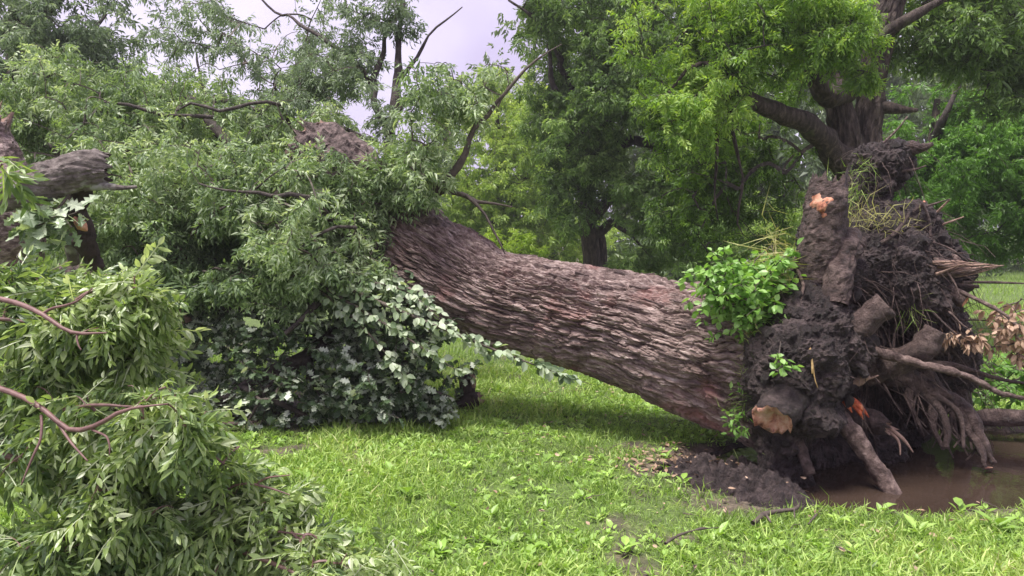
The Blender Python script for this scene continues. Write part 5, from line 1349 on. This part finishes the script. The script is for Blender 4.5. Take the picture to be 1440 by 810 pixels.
wood_mass('distant_wood', 'far mass of mixed green trees closing the view behind everything',
          [(-150, 230, 34, 220, 160, 2.5, 3), (80, 250, 34, 160, 130, 2.5, 3), (300, 290, 34, 180, 90, 2.5, 3), (520, 330, 34, 150, 60, 2.2, 2), (660, 320, 36, 120, 70, 2.2, 2), (860, 220, 36, 160, 170, 2.5, 4), (1060, 200, 36, 170, 190, 2.5, 4), (1125, 225, 30, 70, 80, 1.2, 2.2), (1010, 200, 31, 70, 80, 1.2, 1.2), (1250, 200, 36, 150, 170, 2.5, 4), (1430, 220, 38, 170, 150, 2.5, 3), (1600, 200, 38, 150, 190, 2.5, 2)], 3000, 11, L_FAR, 101, 1.25)
wood_mass('undergrowth', 'dark undergrowth of shrubs along the edge of the wood',
          [(560, 385, 26, 200, 22, 1.2, 2), (820, 385, 25, 170, 26, 1.2, 2), (1000, 375, 24, 120, 34, 1.2, 2), (1150, 370, 24, 120, 40, 1.2, 2), (1290, 350, 30, 110, 32, 1.2, 1.5), (1420, 346, 42, 200, 28, 1.5, 2), (300, 380, 26, 250, 40, 1.2, 2), (0, 380, 26, 200, 50, 1.2, 2)], 1300, 9, L_FAR, 102, 1.0)
# pale bush seen between the trunk and the big tree
std_tree('bush', 'soft grey-green bush in the shade behind the tall broken root', P(1085, 400, 19), [[(1085, 380, 19, .05), (1060, 330, 18.8, .03), (1050, 310, 18.8, .01)], [(1088, 380, 19, .05), (1110, 330, 18.8, .03), (1120, 310, 18.8, .01)]],
         [(1080, 310, 18.6, 45, 25, .8, 2), (1105, 330, 18.6, 35, 25, .7, 1.3), (1060, 345, 18.6, 40, 25, .7, 1.3)], 120, 9, T_LOW, L_YEL, 103, [[(1086, 405, 19, .06), (1087, 370, 19, .05), (1087, 340, 19, .03)]], category='bush', droop=.2, scale=1.0, gap=-.5, tint_fn=lambda p, t, r: t * .5)

# ---------------------------------------------------------------- right-hand small things
GT = thing('pipe_rail', P(1353, 372, 22), 'grey metal post with a thin top rail at the edge of the meadow', 'fence')
link('post', tube_mesh('post', [M_METAL, M_METAL], L4((1353, 376, 22, .05), (1353, 338, 22, .05)), n=6, seg=10, end='cut'), GT)
link('rail', tube_mesh('rail', [M_METAL, M_METAL], L4((1302, 343, 22.3, .032), (1361, 337, 21.9, .032)), n=6, seg=8, end='cut'), GT)

DB = thing('dead_branch', P(1440, 470, 5.2), 'dead twig hung with curled brown leaves beyond the puddle', 'branch')
st = [L4((1520, 470, 5.2, .012), (1440, 480, 5.2, .009), (1400, 488, 5.2, .006), (1350, 478, 5.2, .002)), L4((1430, 482, 5.2, .006), (1425, 450, 5.15, .004), (1435, 420, 5.15, .002)), L4((1402, 487, 5.2, .004), (1405, 495, 5.2, .003), (1403, 505, 5.2, .002))]
for s in st: limb(DB, s, [M_TWIG, M_TWIG], name='twig', seg=6, n=14)
leaf_heap('foliage', DB, st, [(1425, 455, 5.15, 32, 25, .12, 2.4), (1370, 478, 5.2, 28, 12, .08, 1.4), (1440, 490, 5.2, 25, 14, .1, 1), (1327, 468, 5.25, 9, 6, .04, .3)], 120, T_OV, L_DEAD, .06, 121, 280, k=5, droop=1.0, spread=.5)
SB = thing('low_shrub', P(1390, 575, 6.5), 'low green broad-leaved shrub on the far bank of the puddle', 'shrub')
st = [L4((1385, 580, 6.5, .012), (1380, 540, 6.4, .008), (1360, 505, 6.3, .004)), L4((1395, 580, 6.5, .012), (1410, 540, 6.4, .008), (1430, 520, 6.3, .004))]
for s in st: limb(SB, s, [M_TWIG, M_TWIG], name='stem', seg=6, n=10)
leaf_heap('foliage', SB, st, [(1385, 530, 6.35, 45, 35, .3, 2), (1420, 530, 6.35, 30, 30, .25, 1), (1350, 515, 6.4, 25, 22, .2, .6), (1450, 520, 6.4, 30, 35, .25, .7)], 170, T_OVW, L_SHRUB, .065, 122, 260, k=5, tint_fn=lambda p, t, r: t * .6)
LR = thing('bank_log', P(1420, 600, 6.0), 'wet dark log lying along the far bank of the puddle', 'log')
limb(LR, L4((1345, 592, 6.1, .05), (1385, 586, 6.05, .07), (1430, 588, 6.0, .065), (1500, 590, 5.95, .06)), [M_ROOT, M_ROOT], name='wood', n=24, seg=12, rough=.02)
limb(LR, L4((1357, 595, 5.95, .06), (1357, 560, 5.9, .05), (1356, 520, 5.9, .055), (1352, 500, 5.9, .04)), [M_ROOT, M_PALEROOT], name='branch_stub', n=20, seg=12, rough=.015, end='cut')


def ground_twig(label, pts, mat=M_TWIG, side=None, lift=.05):
    rows = []
    for px, py, r in pts:
        q = P(px, py, CAMZ * FPX / (py - 335)); rows.append([q[0], q[1], float(ground_h(q[0], q[1])) + lift + r, r])
    rows = np.array(rows)
    t = thing('fallen_twig', rows[0][:3], label, 'twig')
    limb(t, rows, [mat, mat], name='stem', n=18, seg=7, rough=.008, rscale=14)
    for s in side or []:
        rows = []
        for px, py, r in s:
            q = P(px, py, CAMZ * FPX / (py - 335)); rows.append([q[0], q[1], float(ground_h(q[0], q[1])) + lift + .01 + r, r])
        limb(t, np.array(rows), [mat, mat], name='side_shoot', n=8, seg=6, rough=.005, rscale=14)


ground_twig('crooked bare twig lying in the grass before the soil heap', [(1058, 762, .012), (1075, 748, .013), (1098, 741, .012), (1118, 737, .010), (1124, 726, .006)], side=[[(1116, 738, .006), (1117, 752, .004)], [(1076, 748, .006), (1083, 760, .004)]])
ground_twig('thin bent twig half hidden in tall grass left of the crooked twig', [(935, 790, .008), (955, 776, .009), (985, 770, .007), (1012, 766, .004)])
ground_twig('short dark twig sticking up out of the grass', [(1136, 760, .006), (1144, 748, .005), (1153, 735, .003)], lift=.05)
ground_twig('broken reddish stick on the shaded ground below the dark branches', [(310, 612, .012), (335, 611, .014), (362, 608, .010)], M_PALEROOT)
ground_twig('small forked stick on the dark ground under the drooping shoots', [(405, 605, .008), (425, 600, .009), (446, 601, .006)], M_PALEROOT, side=[[(440, 601, .005), (444, 610, .003)]])
for k, (px, py, z, lab) in enumerate([(1385, 656, WATER_Z + .006, 'curled orange leaf floating on the muddy puddle'), (1131, 691, .02, 'tan wood chip on the near rim of the puddle')]):
    q = P(px, py, CAMZ * FPX / (py - 335)); V, F = T_OV[k]
    link('fallen_leaf' if k == 0 else 'wood_chip', build_mesh('chip', V * [.09, .08, .05] @ rot_z(.4 + k).T + [q[0], q[1], z + (.03 if k else .01)], F, L_DEAD if k else M_ORANGE, np.full(len(V), .9)), label=lab, category='leaf' if k == 0 else 'wood chip')
# torn brown leaf litter by the trunk foot
lit = Acc(); N = 260
x = rw.normal(1.28, .33, N); y = rw.normal(5.3, .2, N)
d = unit(rw.normal(size=(N, 3)) * [1, 1, .25]); scatter(lit, T_OV, lframes(d, rw.normal(size=(N, 3)) * .3 + [0, 0, 1]), np.stack([x, y, np.maximum(ground_h(x, y), ground_h(x, y) + mound_h(x, y) - .03) + .02], 1), rw.uniform(.03, .07, N), rw.uniform(0, .7, N))
lit.obj('leaf_litter', [L_DEAD], kind='stuff', label='scattered brown leaf litter at the foot of the fallen trunk', category='leaf litter')

deb = Acc(); N = 900
x, y = sample(rw, N, 3.0, 8.0); x = np.abs(x) * np.where(rw.uniform(size=N) < .75, 1, -1)
k = ground_h(x, y) > WATER_Z; x, y = x[k], y[k]; N = len(x)
d = unit(rw.normal(size=(N, 3)) * [1, 1, .2]); z = ground_h(x, y) + np.maximum(0, mound_h(x, y) - .03) + rw.uniform(.01, .05, N)
scatter(deb, T_OV, lframes(d, rw.normal(size=(N, 3)) * .4 + [0, 0, 1]), np.stack([x, y, z], 1), rw.uniform(.02, .05, N), rw.uniform(0, 1, N))
ch = np.stack([np.stack([x, y, z], 1) + d * t_ * rw.uniform(.05, .16, (N, 1)) + rw.normal(size=(N, 3)) * .006 for t_ in (0, .35, .7, 1)], 1)
V, Q = tubes_batch(ch[:200], np.full((200, 4), .003) * [1, .9, .8, .5], 4); deb.add(V, [Q], 1)
deb.obj('storm_litter', [L_DEAD, M_TWIG], kind='stuff', label='scattered bits of bark, twig and dead leaf in the grass', category='litter')

# ---------------------------------------------------------------- damp air after the rain
hm, n, l, out = new_mat("damp_air")
pv = n.new('ShaderNodeVolumePrincipled'); pv.inputs['Color'].default_value = (.9, .88, .95, 1); pv.inputs['Density'].default_value = HAZE
pv.inputs['Anisotropy'].default_value = .2
l.new(pv.outputs[0], out.inputs['Volume'])
bx = np.array([[x, y, z] for z in (-1.6, 24) for y in (-27, 152) for x in (-132, 132)], float)
link('haze', build_mesh('haze', bx, [np.array([[0, 2, 3, 1], [4, 5, 7, 6], [0, 1, 5, 4], [2, 6, 7, 3], [0, 4, 6, 2], [1, 3, 7, 5]])], hm), kind='stuff', label='thin damp haze hanging between the trees', category='haze')
